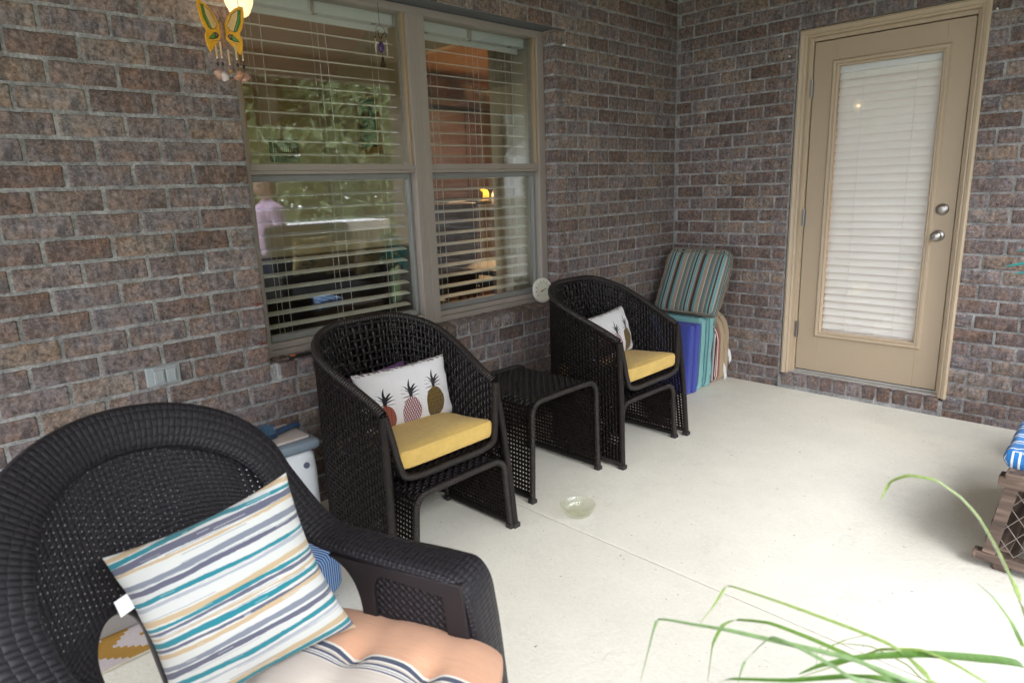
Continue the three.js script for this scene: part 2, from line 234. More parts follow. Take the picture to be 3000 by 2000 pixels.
{
  const wall = thing('brick_wall', 'brown brick wall at the right with the tan glazed door in it', 'wall', [0, 0, 0], -Math.PI / 2);
  const m = -0.0065, back = -0.22, T = 2.74;
  part('mortar', merge([bx(-0.004, DZ0 - 0.004, -0.15, T, back, m), bx(DZ1 + 0.004, 3.19, -0.15, T, back, m), bx(DZ0 - 0.004, DZ1 + 0.004, DY1 + 0.004, T, back, m), bx(DZ0 - 0.004, DZ1 + 0.004, -0.15, 0.015, back, m)]), mortarM, wall);
  const L = [];
  courses(L, 0.003, DZ0 - 0.016, DZ0, 1, -1, 26); courses(L, DZ1, 3.19, DZ1, 1, -1, 26); courses(L, 0.003, 3.19, DZ0, 1, 27, 32);
  const n = 11, w = (DZ1 - DZ0 - 0.02) / n;
  for (let i = 0; i < n; i++) L.push({ len: 0.069, h: 0.074, depth: 0.15, pos: [DZ0 + 0.012 + (i + 0.5) * w, 0.064 + (br() - 0.5) * 0.003, 0.022 + (br() - 0.5) * 0.004], rot: [0.09, 0, (br() - 0.5) * 0.02], seed: 1 + Math.floor(br() * 4), tone: [0, 1, 3, 6, 4, 7, 1][Math.floor(br() * 7)] });
  buildBricks(wall, L, V(-1, 0, 0));
  part('sill_mortar', bx(DZ0 - 0.004, DZ1 + 0.004, 0.0, 0.092, -0.12, 0.012), mortarM, wall);
}
// small anchors left in the mortar around the openings
{
  const g = merge([new THREE.TorusGeometry(0.006, 0.0022, 6, 14), cyl([0, 0, -0.006], [0, 0, 0.003], 0.003), cyl([0.006, 0, 0], [0.020, -0.002, -0.006], 0.0022)]);
  const m1 = mat([0.28, 0.27, 0.26], 0.5, { metalness: 0.6 }), m2 = mat([0.2, 0.05, 0.035], 0.6);
  const ord = ['topmost', 'second from the top', 'third from the top', 'fourth from the top', 'fifth from the top', 'lowest'], pl = (i, n) => i === n - 1 ? 'lowest' : ord[i];
  [[1.663, m1, 'grey'], [1.423, m1, 'grey'], [1.181, m1, 'grey'], [0.943, m2, 'rusty red'], [0.780, m2, 'rusty red']].forEach(([y, m, k], i) => single('wall_anchor', g, m, `small ${k} anchor ring left of the window, ${pl(i, 5)}`, 'anchor', [-3.163, y + 0.006, 0.006], undefined, 'anchors left of the window'));
  [1.86, 1.37, 0.96].forEach((y, i) => single('wall_anchor', g, m1, `small anchor ring right of the window, ${['top', 'middle', 'bottom'][i]} one`, 'anchor', [-1.222, y, 0.006], undefined, 'anchors right of the window'));
  [1.96, 1.72, 1.06, 0.8, 0.55, 0.32].forEach((y, i) => single('wall_anchor', g, m1, `small anchor ring right of the door, ${pl(i, 6)}`, 'anchor', [-0.006, y, 1.825], [0, -Math.PI / 2, 0], 'anchors right of the door'));
  [1.9, 1.35, 1.1, 0.62, 0.38].forEach((y, i) => single('wall_anchor', g, m1, `small anchor ring left of the door, ${pl(i, 5)}`, 'anchor', [-0.006, y, 0.79], [0, -Math.PI / 2, 0], 'anchors left of the door'));
  const w = new THREE.CapsuleGeometry(0.005, 0.012, 4, 10); w.rotateX(Math.PI / 2);
  single('wall_plug', w, whiteM, 'white plastic plug in the brick by the window top corner', 'plug', [-1.207, 2.155, 0.004]);
  single('wall_plug', w, whiteM, 'white plastic plug in the brick left of the door top', 'plug', [-0.004, 2.10, 0.79], [0, -Math.PI / 2, 0]);
  single('wall_plug', w, whiteM, 'white plastic plug in the brick right of the door top', 'plug', [-0.004, 2.165, 1.83], [0, -Math.PI / 2, 0]);
}

// ---------------------------------------------------------------- the room and kitchen behind the window
const sage = mat([0.64, 0.65, 0.42], 0.85), tanWall = mat([0.52, 0.38, 0.25], 0.85), ceilTan = mat([0.50, 0.41, 0.29], 0.85), woodFloor = mat([0.16, 0.09, 0.05], 0.4);
struct('room_floor', bx(-5.2, 4.2, -0.10, 0.05, -5.6, -0.23), woodFloor);
struct('kitchen_floor', bx(0.23, 4.2, -0.10, 0.049, -0.229, 3.2), woodFloor);
struct('room_wall_back', bx(-5.2, 0.35, 0.05, 5.2, -5.6, -5.4), sage);
struct('room_wall_side', merge([bx(0.35, 0.47, 0.05, 5.2, -5.6, -3.55), bx(0.35, 0.47, 2.79, 5.2, -3.55, -0.23)]), sage);
struct('room_wall_left', merge([bx(-5.2, -5.0, 0.05, 0.9, -5.4, -0.23), bx(-5.2, -5.0, 2.3, 5.2, -5.4, -0.23), bx(-5.2, -5.0, 0.9, 2.3, -5.4, -3.6), bx(-5.2, -5.0, 0.9, 2.3, -1.8, -0.23)]), sage);  // unseen opening added in this wall to let sky light into the room
struct('room_wall_front', merge([bx(-5.2, 0.47, 2.75, 5.2, -0.36, -0.10), bx(-5.2, WX0 - 0.01, 0.05, 2.75, -0.36, -0.221), bx(WX1 + 0.01, 0.47, 0.05, 2.75, -0.36, -0.221), bx(WX0 - 0.01, WX1 + 0.01, 2.25, 2.75, -0.36, -0.221), bx(WX0 - 0.01, WX1 + 0.01, 0.05, 0.70, -0.36, -0.221)]), mat([0.46, 0.41, 0.30], 0.85));
{ const g = new THREE.BoxGeometry(5.8, 0.1, 5.9); const o = struct('room_ceiling', g, ceilTan, [-2.35, 3.2 + 0.457 * (-2.8 + 4.196) + 0.055, -2.8], [-Math.atan(0.457), 0, 0]); }
struct('kitchen_ceiling', bx(0.47, 4.2, 2.79, 2.9, -5.6, 3.2), mat([0.55, 0.40, 0.26], 0.85));
struct('kitchen_wall_back', bx(0.47, 4.2, 0.05, 2.79, -4.7, -4.5), tanWall);
struct('kitchen_wall_right', bx(4.0, 4.2, 0.05, 2.79, -4.5, 3.2), tanWall);
struct('kitchen_wall_front', bx(0.23, 4.0, 0.05, 2.79, 3.0, 3.2), tanWall);
{
  const em = new THREE.MeshStandardMaterial({ color: 0xffffff, emissive: C(1, 0.72, 0.42), emissiveIntensity: 0.6 });
  [[1.33, -3.16, 'farther'], [0.92, -2.69, 'nearer'], [2.4, -1.0, 'hidden']].forEach(([x, z, k]) => {  // the hidden one is an unseen third light, beyond the two in view
    const t = thing('ceiling_light', k === 'hidden' ? 'unseen lit recessed ceiling light put above the kitchen near the door' : `lit warm recessed ceiling light seen through the window, the ${k} of two`, 'light', [x, 2.79, z]);
    part('trim', lathe([[0.065, 0], [0.085, -0.006], [0.09, 0]], 24), whiteM, t); part('lens', new THREE.CylinderGeometry(0.064, 0.064, 0.004, 24), em, t, [0, -0.003, 0]);
    const s = new THREE.SpotLight(C(1, 0.62, 0.32), 10.0, 0, 1.25, 0.8, 2); s.position.set(0, -0.02, 0); s.target.position.set(0, -2, 0); s.castShadow = true; s.shadow.radius = 3; s.name = 'lamp_light'; t.add(s, s.target);
  });
}
const darkWood = mat([0.026, 0.011, 0.008], 0.45, { map: grainMap(91, 0.55, 1) });
{ // tall dark wall unit with a counter and things on it
  const t = thing('hutch', 'tall dark brown wooden hutch seen through the right window', 'cabinet', [1.45, 0.05, -4.2]);
  part('carcass', bx(-0.95, 0.62, 0.0, 2.36, -0.28, 0.28, 0.01), darkWood, t); part('cornice', bx(-0.97, 0.68, 2.31, 2.40, -0.29, 0.36, 0.015), darkWood, t);
  for (const s of [-0.62, 0, 1]) part('door', bx(-0.56 + s * 0.58, (s < 0 ? -0.62 : -0.02 + s * 0.58) + 0.0, 1.22, 2.26, 0.281, 0.305, 0.006), darkWood, t);
  part('counter', bx(-0.95, 0.62, 1.09, 1.13, 0.281, 0.72, 0.008), mat([0.03, 0.03, 0.035], 0.3), t); part('base_cabinet', bx(-0.94, 0.58, 0, 1.089, 0.281, 0.66, 0.01), darkWood, t);
  const plate = single('display_plate', lathe([[0, 0], [0.10, 0.004], [0.155, 0.02], [0.16, 0.026], [0.15, 0.022], [0.1, 0.012], [0, 0.010]], 32), mat([0.35, 0.24, 0.14], 0.3), 'round brown plate standing upright on top of the hutch', 'plate', [1.20, 2.61, -4.10], [1.25, 0, 0]);
  single('candle_lantern', merge([lathe([[0, 0], [0.07, 0], [0.07, 0.20], [0.0, 0.20]], 20)]), mat([0.75, 0.62, 0.42], 0.6), 'cream cylinder vase on top of the hutch', 'vase', [1.62, 2.45, -4.02]);
  const f = thing('flower_pot', 'small pot of white flowers on top of the hutch', 'flower pot', [1.88, 2.45, -4.0]); part('pot', lathe([[0, 0], [0.05, 0], [0.065, 0.08], [0.058, 0.08], [0.04, 0.01], [0, 0.01]], 16), whiteM, f);
  { const r = rng(5), L = []; for (let i = 0; i < 26; i++) { const g = new THREE.IcosahedronGeometry(0.014 + r() * 0.012, 0); g.translate((r() - 0.5) * 0.18, 0.09 + r() * 0.09, (r() - 0.5) * 0.14); L.push(g); } part('blossom', merge(L), mat([0.7, 0.68, 0.6], 0.8), f); }
  const b = thing('fruit_bowl', 'bowl of yellow bananas on the hutch counter', 'fruit bowl', [1.42, 1.181, -3.62]); part('bowl', lathe([[0, 0], [0.06, 0], [0.13, 0.05], [0.125, 0.052], [0.05, 0.008], [0, 0.008]], 24), steelM, b);
  for (let i = 0; i < 3; i++) part('banana', tube([[-0.03 + i * 0.03, 0.03, 0.05], [-0.01 + i * 0.03, 0.10, 0.07], [0.02 + i * 0.03, 0.16, 0.02], [0.03 + i * 0.02, 0.18, -0.03]], 0.016, 14, 8), mat([0.62, 0.36, 0.03], 0.55), b);
  single('glass_jar', lathe([[0, 0], [0.05, 0], [0.05, 0.12], [0.03, 0.14], [0.03, 0.16], [0, 0.16]], 20), mat([0.8, 0.8, 0.75], 0.15), 'pale jar on the hutch counter beside the bananas', 'jar', [1.66, 1.181, -3.62]);
}
{ // dining chairs
  const seatM = mat([0.022, 0.017, 0.016], 0.55), t = thing('dining_chair', 'dark high-backed dining chair inside, seen through right window nearer its mullion', 'chair', [-0.52, 0.05, -1.95], 2.6, 'dining chairs inside');
  part('seat', softBox(0.46, 0.09, 0.46, 0.03, 8), seatM, t, [0, 0.46, 0]); part('backrest', softBox(0.44, 0.74, 0.07, 0.03, 8), seatM, t, [0, 0.85, -0.22], [-0.12, 0, 0]);
  for (const [a, b] of [[-1, -1], [1, -1], [-1, 1], [1, 1]]) part('leg', cyl([a * 0.19, 0, b * 0.19], [a * 0.18, 0.42, b * 0.18], 0.016, 0.022), darkWood, t);
  copyOf(t, 'dark high-backed dining chair inside, seen through right window nearer the curtain', [-0.02, 0.05, -2.05], 2.7);
  const d = thing('dining_table', 'dark wooden dining table inside behind the right window', 'table', [-0.25, 0.05, -1.2]); part('tabletop', bx(-0.75, 0.55, 0.70, 0.74, -0.4, 0.35, 0.008), darkWood, d); for (const [a, b] of [[-0.68, -0.34], [0.48, -0.34], [-0.68, 0.29], [0.48, 0.29]]) part('leg', bx(a - 0.03, a + 0.03, 0, 0.699, b - 0.03, b + 0.03, 0.005), darkWood, d);
  const k = thing('dark_sofa_block', 'dark sofa shape added inside to darken the lower left panes', 'sofa', [-2.55, 0.05, -0.95]); part('back', softBox(1.9, 1.0, 0.22, 0.07, 12), seatM, k, [0, 0.50, 0.12]); part('seat', softBox(1.8, 0.44, 0.7, 0.08, 10), seatM, k, [0, 0.222, -0.32]); for (const x of [-1, 1]) part('arm', softBox(0.2, 0.62, 0.85, 0.08, 10), seatM, k, [x * 0.99, 0.312, -0.25]);  // sofa shape added to block the bright wall and darken the lower panes
}
{ // pictures
  const art = canvasTex(256, 512, (g, w, h) => { g.fillStyle = '#0f4a3c'; g.fillRect(0, 0, w, h); const r = rng(31); for (let i = 0; i < 160; i++) { g.fillStyle = ['#0b3a31', '#17604f', '#2a7a63', '#0a2d28', '#7a5a48', '#335f5a'][Math.floor(r() * 6)]; g.beginPath(); g.ellipse(r() * w, r() * h, 10 + r() * 34, 6 + r() * 22, r() * 3, 0, 7); g.fill(); } });
  const p = thing('framed_picture', 'tall green painting in an orange wooden frame on the inner wall', 'picture', [0.34, 2.14, -4.36], -Math.PI / 2);
  part('frame', merge([bx(-0.23, -0.18, -0.36, 0.36, -0.01, 0.02), bx(0.18, 0.23, -0.36, 0.36, -0.01, 0.02), bx(-0.18, 0.18, 0.31, 0.36, -0.01, 0.02), bx(-0.18, 0.18, -0.36, -0.24, -0.01, 0.02)]), mat([0.45, 0.20, 0.05], 0.5), p);
  part('painting', new THREE.PlaneGeometry(0.36, 0.55), mat([1, 1, 1], 0.6, { map: art }), p, [0, 0.035, 0.006]);
  const s = thing('wall_sign', 'small dark wall sign with pale figures on the inner back wall', 'sign', [-0.24, 1.92, -5.385]);
  part('board', bx(-0.19, 0.19, -0.14, 0.14, -0.012, 0.008, 0.003), mat([0.07, 0.08, 0.07], 0.7), s);
  const r = rng(8), L = []; for (let i = 0; i < 9; i++) L.push(bx(-0.12 + i * 0.027, -0.108 + i * 0.027, -0.02, 0.02 + r() * 0.03, 0.0085, 0.011)); part('figure', merge(L), mat([0.6, 0.55, 0.42], 0.7), s);
}
{ // curtain beside the window, inside
  const sheer = mat([0.50, 0.42, 0.28], 0.95, { transmission: 0.25, thickness: 0 });
  const g = grid(90, 4, (u, v) => [-1.395 + 0.22 * u, 0.10 + 2.15 * v, -0.335 - 0.1 + 0.02 * Math.sin(u * 46) + 0.006 * Math.sin(u * 19 + v)]);
  single('curtain', g, sheer, 'pale beige curtain hanging inside at the right end of the window', 'curtain');
  single('curtain_rod', cyl([-3.4, 2.26, -0.435], [-1.05, 2.26, -0.435], 0.012), mat([0.1, 0.08, 0.06], 0.4), 'thin dark rod above the window carrying the inside curtain', 'curtain rod');
}
// ---------------------------------------------------------------- the double window
const paneGeo = (x0, x1, y0, y1, z) => bx(x0, x1, y0, y1, z - 0.003, z + 0.003);
{
  const w = thing('window', 'wide taupe framed double window of four panes in brick wall', 'window');
  const F = 0.004, zf = -0.085, zb = -0.17;
  part('outer_frame', merge([bx(WX0, WX0 + 0.052, WY0, WY1 - 0.008, zb, zf, 0.003), bx(WX1 - 0.055, WX1, WY0, WY1 - 0.008, zb, zf, 0.003), bx(WX0 + 0.052, WX1 - 0.055, WY1 - 0.042, WY1 - 0.008, zb, zf + 0.001, 0.003), bx(WX0 + 0.052, WX1 - 0.055, WY0, WY0 + 0.030, zb, zf + 0.001, 0.003), bx(WX0 + 0.052, WX1 - 0.055, WY0 + 0.031, WY0 + 0.058, zb, zf - 0.010, 0.003)]), frameM, w);
  part('mullion', merge([bx(-2.246, -2.215, WY0 + 0.001, WY1 - 0.04, zb, zf + 0.004, 0.002), bx(-2.2145, -2.188, WY0 + 0.001, WY1 - 0.04, zb, zf + 0.002, 0.002), bx(-2.1875, -2.143, WY0 + 0.001, WY1 - 0.04, zb, zf + 0.004, 0.002)]), frameM, w);
  for (const [x0, x1] of [[WX0 + 0.052, -2.2462], [-2.1428, WX1 - 0.055]]) {
    part('meeting_rail', merge([bx(x0, x1, 1.480, 1.508, -0.15, zf - 0.004, 0.002), bx(x0, x1, 1.464, 1.4797, -0.15, zf - 0.008, 0.002)]), frameM, w);
    part('glazing_bead', merge([bx(x0, x0 + 0.012, 1.508, WY1 - 0.042, -0.125, zf - 0.012), bx(x1 - 0.012, x1, 1.508, WY1 - 0.042, -0.125, zf - 0.012)]), mat([0.30, 0.21, 0.12], 0.4), w);
    part('sash', merge([bx(x0 + 0.002, x0 + 0.018, 0.752, 1.463, -0.158, -0.125, 0.002), bx(x1 - 0.018, x1 - 0.002, 0.752, 1.463, -0.158, -0.125, 0.002), bx(x0 + 0.018, x1 - 0.018, 1.437, 1.463, -0.158, -0.125, 0.002), bx(x0 + 0.018, x1 - 0.018, 0.752, 0.777, -0.158, -0.115, 0.002)]), mat([0.21, 0.205, 0.195], 0.4), w);
    for (const z of [-0.112, -0.126]) part('pane', paneGeo(x0 + 0.004, x1 - 0.004, 1.500, WY1 - 0.03, z), mirrorGlassM, w);
    for (const z of [-0.138, -0.152]) part('pane', paneGeo(x0 + 0.010, x1 - 0.010, 0.765, 1.45, z), mirrorGlassM, w);
  }
}
const slatM = mat([0.86, 0.83, 0.76], 0.45), railM = mat([0.66, 0.70, 0.71], 0.4);
function blind(x0, x1, label, axis) {
  const b = thing('window_blind', label, 'blind', [0, 0, 0], 0, 'blinds of the double window');
  part('headrail', bx(x0 - 0.012, x1 + 0.012, 2.152, 2.205, -0.235, -0.180, 0.003), railM, b); part('valance', bx(x0 - 0.014, x1 + 0.014, 2.128, 2.2055, -0.250, -0.240, 0.003), whiteM, b);
  const arch = grid(1, 4, (u, v) => [u * (x1 - x0), 0.0035 * (1 - Math.pow(v * 2 - 1, 2)), (v - 0.5) * 0.05]), lower = arch.clone(); lower.translate(0, -0.0028, 0);
  const edge = bx(0, x1 - x0, -0.0028, 0, 0.0245, 0.0255), g = merge([arch, lower, edge]); g.translate(x0, 0, 0); const r = rng(Math.round(x0 * 100) + 900);
  for (let i = 0; i < 24; i++) part('slat', g, slatM, b, [0, 2.1335 - (i + 1) * 0.0579 + (r() - 0.5) * 0.0015, -0.213], [0.19 + (r() - 0.5) * 0.03, 0, (r() - 0.5) * 0.0015]);
  part('bottom_rail', bx(x0, x1, 0.712, 0.732, -0.236, -0.188, 0.004), slatM, b);
  for (const f of [0.12, 0.50, 0.88]) { const x = lerp(x0, x1, f); part('ladder_cord', merge([cyl([x, 0.73, -0.186], [x, 2.15, -0.186], 0.0012, 0.0012, 5), cyl([x + 0.002, 0.73, -0.240], [x + 0.002, 2.15, -0.240], 0.0012, 0.0012, 5)]), whiteM, b);
    part('cord_slot', merge([bx(x - 0.012, x + 0.012, 2.1505, 2.1519, -0.195, -0.190), bx(x - 0.004, x + 0.020, 2.1505, 2.1519, -0.212, -0.207)]), darkM, b); }
  part('pull_cord', merge([cyl([lerp(x0, x1, 0.56), 0.80, -0.178], [lerp(x0, x1, 0.54), 2.15, -0.180], 0.0013, 0.0013, 5), cyl([lerp(x0, x1, 0.16), 0.76, -0.178], [lerp(x0, x1, 0.17), 2.15, -0.180], 0.0013, 0.0013, 5)]), whiteM, b);
  const cx = lerp(x0, x1, 0.47); part('bracket', merge([bx(cx - 0.014, cx + 0.014, 2.150, 2.207, -0.179, -0.174), bx(cx - 0.010, cx - 0.004, 2.146, 2.2, -0.1739, -0.168), bx(cx + 0.004, cx + 0.010, 2.146, 2.2, -0.1739, -0.168)]), steelM, b);
  part('end_bracket', bx(x1 - 0.006, x1 + 0.016, 2.14, 2.206, -0.17, -0.165), mat([0.3, 0.32, 0.3], 0.4), b);
}
blind(-3.062, -2.256, 'white slatted blind with open slats behind the left window panes');
blind(-2.132, -1.352, 'white slatted blind with open slats behind the right window panes');
{ // beaded charm hanging in the left window
  const c = thing('window_charm', 'small hanging charm with purple stone and dark bell in left window', 'ornament', [-2.405, 2.088, -0.072]), bronze = mat([0.05, 0.03, 0.015], 0.45, { metalness: 0.5 });
  part('hook', merge([tube([[-0.022, 0.0, 0], [-0.028, -0.03, 0], [-0.034, -0.024, 0]], 0.0018, 16, 6), tube([[-0.012, 0.005, 0], [-0.008, -0.022, 0], [0.002, -0.028, 0], [0.012, -0.012, 0], [0.028, -0.002, 0], [0.034, -0.016, 0], [0.026, -0.02, 0]], 0.002, 30, 6)]), bronze, c);
  part('stone', (() => { const g = new THREE.IcosahedronGeometry(0.017, 1); g.scale(0.85, 1.45, 0.7); return g; })(), mat([0.05, 0.018, 0.09], 0.25), c, [0.0, -0.066, 0]);
  part('bell', lathe([[0, 0.022], [0.005, 0.02], [0.008, 0.0], [0.012, -0.014], [0.016, -0.022], [0.012, -0.021], [0, -0.018]], 12), bronze, c, [0.004, -0.128, 0]);
  part('thread', merge([cyl([0, 0.028, -0.002], [0, 0.122, -0.004], 0.0009, 0.0009, 5), cyl([0, -0.03, 0], [0.004, -0.11, 0], 0.0009, 0.0009, 5), tube([[0, 0.03, -0.002], [-0.02, 0.015, 0], [-0.022, 0, 0]], 0.0009, 8, 5), tube([[0, 0.03, -0.002], [0.02, 0.015, 0], [0.028, 0, 0]], 0.0009, 8, 5)]), bronze, c);
  for (const s of [-1, 1]) { const L = []; for (let i = 0; i < 9; i++) { const g = new THREE.SphereGeometry(0.0032, 8, 6); g.translate(s * 0.031 + (i % 2 ? 0.0015 : -0.0015), -0.036 - i * 0.0075, 0); L.push(g); } part('bead_strand', merge(L), mat([0.55, 0.5, 0.48], 0.25), c); }
}
// ---------------------------------------------------------------- the door
const doorBump = dataTex(256, 256, (u, v) => { const t = 0.5 * nE(u * 128, v * 128) + 0.5 * nF(u * 256, v * 256); return [t, t, t]; }, false);
const doorM = mat([0.42, 0.325, 0.222], 0.5, { bumpMap: doorBump, bumpScale: 0.0004 }), trimM = mat([0.455, 0.355, 0.245], 0.48, { bumpMap: doorBump, bumpScale: 0.0003 });
function mitred(w0, w1, y0, y1, prof, m3) {                    // three- or four-sided moulding swept round a rectangle, prof: [[out, proud], ...]
  const cs = [[w0, y0], [w0, y1], [w1, y1], [w1, y0]], sg = [[-1, -1], [-1, 1], [1, 1], [1, -1]], list = [];
  for (let k = 0; k < (m3 ? 3 : 4); k++) { const a = k, b = (k + 1) % 4; const pt = (c, q) => [cs[c][0] + sg[c][0] * q[0], cs[c][1] + (m3 && (c === 0 || c === 3) ? 0 : sg[c][1] * q[0]), q[1]]; list.push(...prof.slice(0, -1).map((q, i) => { const q2 = prof[i + 1], A = pt(a, q), B = pt(b, q), Cc = pt(b, q2), D = pt(a, q2); const g = new THREE.BufferGeometry(); g.setAttribute('position', new THREE.Float32BufferAttribute([...A, ...B, ...Cc, ...A, ...Cc, ...D], 3)); g.computeVertexNormals(); return uvBox(g); })); }
  return merge(list);
}
{
  const d = thing('door', 'tan painted door with one tall glass pane and steel knob', 'door', [0, 0, 0], -Math.PI / 2);   // local x = world z, local z = out of the wall
  const f = -0.055, z0 = 0.921, z1 = 1.737, y0 = 0.134, y1 = 2.162, g0 = 1.067, g1 = 1.600, h0 = 0.402, h1 = 2.010;
  part('slab', merge([bx(z0, g0 - 0.012, y0, y1, f - 0.044, f, 0.002), bx(g1 + 0.012, z1, y0, y1, f - 0.044, f, 0.002), bx(g0 - 0.012, g1 + 0.012, h1 + 0.012, y1, f - 0.044, f, 0.0), bx(g0 - 0.012, g1 + 0.012, y0, h0 - 0.012, f - 0.044, f, 0.0)]), doorM, d);
  part('glass_moulding', mitred(g0, g1, h0, h1, [[-0.002, f - 0.012], [0.0, f + 0.004], [0.008, f + 0.010], [0.014, f + 0.006], [0.018, f + 0.012], [0.030, f + 0.013], [0.036, f + 0.006], [0.040, f + 0.0005]]), trimM, d);
  part('pane', bx(g0 - 0.008, g1 + 0.008, h0 - 0.008, h1 + 0.008, f - 0.020, f - 0.014), glassM, d);
  part('jamb', merge([bx(DZ0 + 0.03, z0 - 0.0055, 0.10, y1 + 0.03, f - 0.10, f + 0.012, 0.002), bx(z1 + 0.0055, DZ1 - 0.02, 0.10, y1 + 0.03, f - 0.10, f + 0.012, 0.002), bx(z0 - 0.005, z1 + 0.005, y1 + 0.0055, y1 + 0.0299, f - 0.10, f + 0.011, 0.002), bx(z0 - 0.005, z0 + 0.01, 0.13, y1, f - 0.10, f - 0.05), bx(z1 - 0.01, z1 + 0.005, 0.13, y1, f - 0.10, f - 0.05), bx(z0, z1, y1 - 0.01, y1 + 0.005, f - 0.10, f - 0.05)]), trimM, d);
  part('brick_moulding', mitred(z0 - 0.028, z1 + 0.024, 0.105, y1 + 0.026, [[0.0, f + 0.01], [0.001, -0.004], [0.010, 0.002], [0.016, -0.001], [0.022, 0.006], [0.036, 0.010], [0.043, 0.004], [0.0465, 0.004], [0.047, -0.04]], true), trimM, d);
  part('threshold', merge([bx(DZ0 + 0.03, DZ1 - 0.02, 0.098, 0.116, f - 0.10, f + 0.03, 0.003), bx(DZ0 + 0.05, DZ1 - 0.04, 0.1165, 0.1285, f - 0.10, f + 0.005, 0.003)]), mat([0.42, 0.40, 0.37], 0.45, { metalness: 0.3 }), d);
  part('door_sweep', bx(z0 + 0.002, z1 - 0.002, 0.1287, 0.1338, f - 0.04, f - 0.004), darkM, d);
  for (const y of [1.90, 1.125, 0.40]) { const h = part('hinge', merge([bx(z0 - 0.016, z0 - 0.002, y - 0.052, y + 0.052, f + 0.0122, f + 0.0145), bx(z0 + 0.0005, z0 + 0.006, y - 0.052, y + 0.052, f + 0.0002, f + 0.003)]), mat([0.3, 0.28, 0.26], 0.35, { metalness: 0.9 }), d); part('hinge_pin', cyl([z0 - 0.001, y - 0.054, f + 0.014], [z0 - 0.001, y + 0.054, f + 0.014], 0.0055), mat([0.3, 0.28, 0.26], 0.35, { metalness: 0.9 }), h); }
  const kb = part('door_knob', (() => { const g = lathe([[0, 0], [0.032, 0], [0.033, 0.004], [0.026, 0.009], [0.013, 0.012], [0.011, 0.028], [0.018, 0.036], [0.026, 0.046], [0.027, 0.056], [0.020, 0.066], [0, 0.068]], 32); g.rotateX(Math.PI / 2); return g; })(), satinM, d, [1.667, 1.029, f]);
  part('keyhole', bx(-0.001, 0.001, -0.006, 0.006, 0.0675, 0.0686), darkM, kb);
  const db = part('deadbolt', (() => { const g = lathe([[0, 0], [0.032, 0], [0.0325, 0.006], [0.028, 0.012], [0.020, 0.014], [0.018, 0.019], [0, 0.019]], 32); g.rotateX(Math.PI / 2); return g; })(), satinM, d, [1.675, 1.175, f]); part('keyhole', bx(-0.001, 0.001, -0.006, 0.006, 0.0188, 0.0196), darkM, db);
  // closed blind behind the door glass
  const b = thing('door_blind', 'closed white slatted blind behind the tan door glass', 'blind', [0, 0, 0], -Math.PI / 2); const bz = f - 0.060, r = rng(66);
  part('headrail', bx(g0 - 0.02, g1 + 0.02, 1.975, 2.02, bz - 0.02, bz + 0.02, 0.003), whiteM, b);
  const sg = merge([grid(1, 4, (u, v) => [u * (g1 - g0 + 0.02), (v - 0.5) * 0.054, 0.004 * (1 - Math.pow(v * 2 - 1, 2))]), grid(1, 4, (u, v) => [u * (g1 - g0 + 0.02), (v - 0.5) * 0.054, 0.004 * (1 - Math.pow(v * 2 - 1, 2)) - 0.0028])]); sg.translate(g0 - 0.01, 0, 0);
  for (let i = 0; i < 35; i++) part('slat', sg, slatM, b, [0, 1.962 - i * 0.0462, bz + (r() - 0.5) * 0.001], [-0.42 - (i > 24 ? 0.05 : 0) + (r() - 0.5) * 0.05, 0, (r() - 0.5) * 0.003]);
  for (const x of [lerp(g0, g1, 0.24), lerp(g0, g1, 0.76)]) part('ladder_cord', cyl([x, 0.40, bz + 0.019], [x, 1.99, bz + 0.015], 0.0011, 0.0011, 5), whiteM, b);
}
// ---------------------------------------------------------------- things fixed to the wall or on the sill
{
  const o = thing('outlet_cover', 'grey weatherproof double outlet cover on the brick at left', 'outlet', [-3.550, 0.739, 0]), gm = mat([0.33, 0.35, 0.36], 0.5);
  part('plate', bx(-0.060, 0.060, -0.037, 0.037, -0.008, 0.010, 0.004), gm, o);
  for (const x of [-0.017, 0.025]) { const lid = part('lid', bx(x - 0.019, x + 0.019, -0.029, 0.024, 0.0105, 0.019, 0.006), gm, o); part('lid_rim', merge([bx(x - 0.012, x - 0.009, -0.021, 0.014, 0.0192, 0.0215, 0.001), bx(x + 0.009, x + 0.012, -0.021, 0.014, 0.0192, 0.0215, 0.001), bx(x - 0.0088, x + 0.0088, -0.021, -0.018, 0.0192, 0.0215, 0.001)]), gm, lid); }
  part('hinge_bar', cyl([-0.038, 0.028, 0.014], [0.046, 0.028, 0.014], 0.005), gm, o);
}
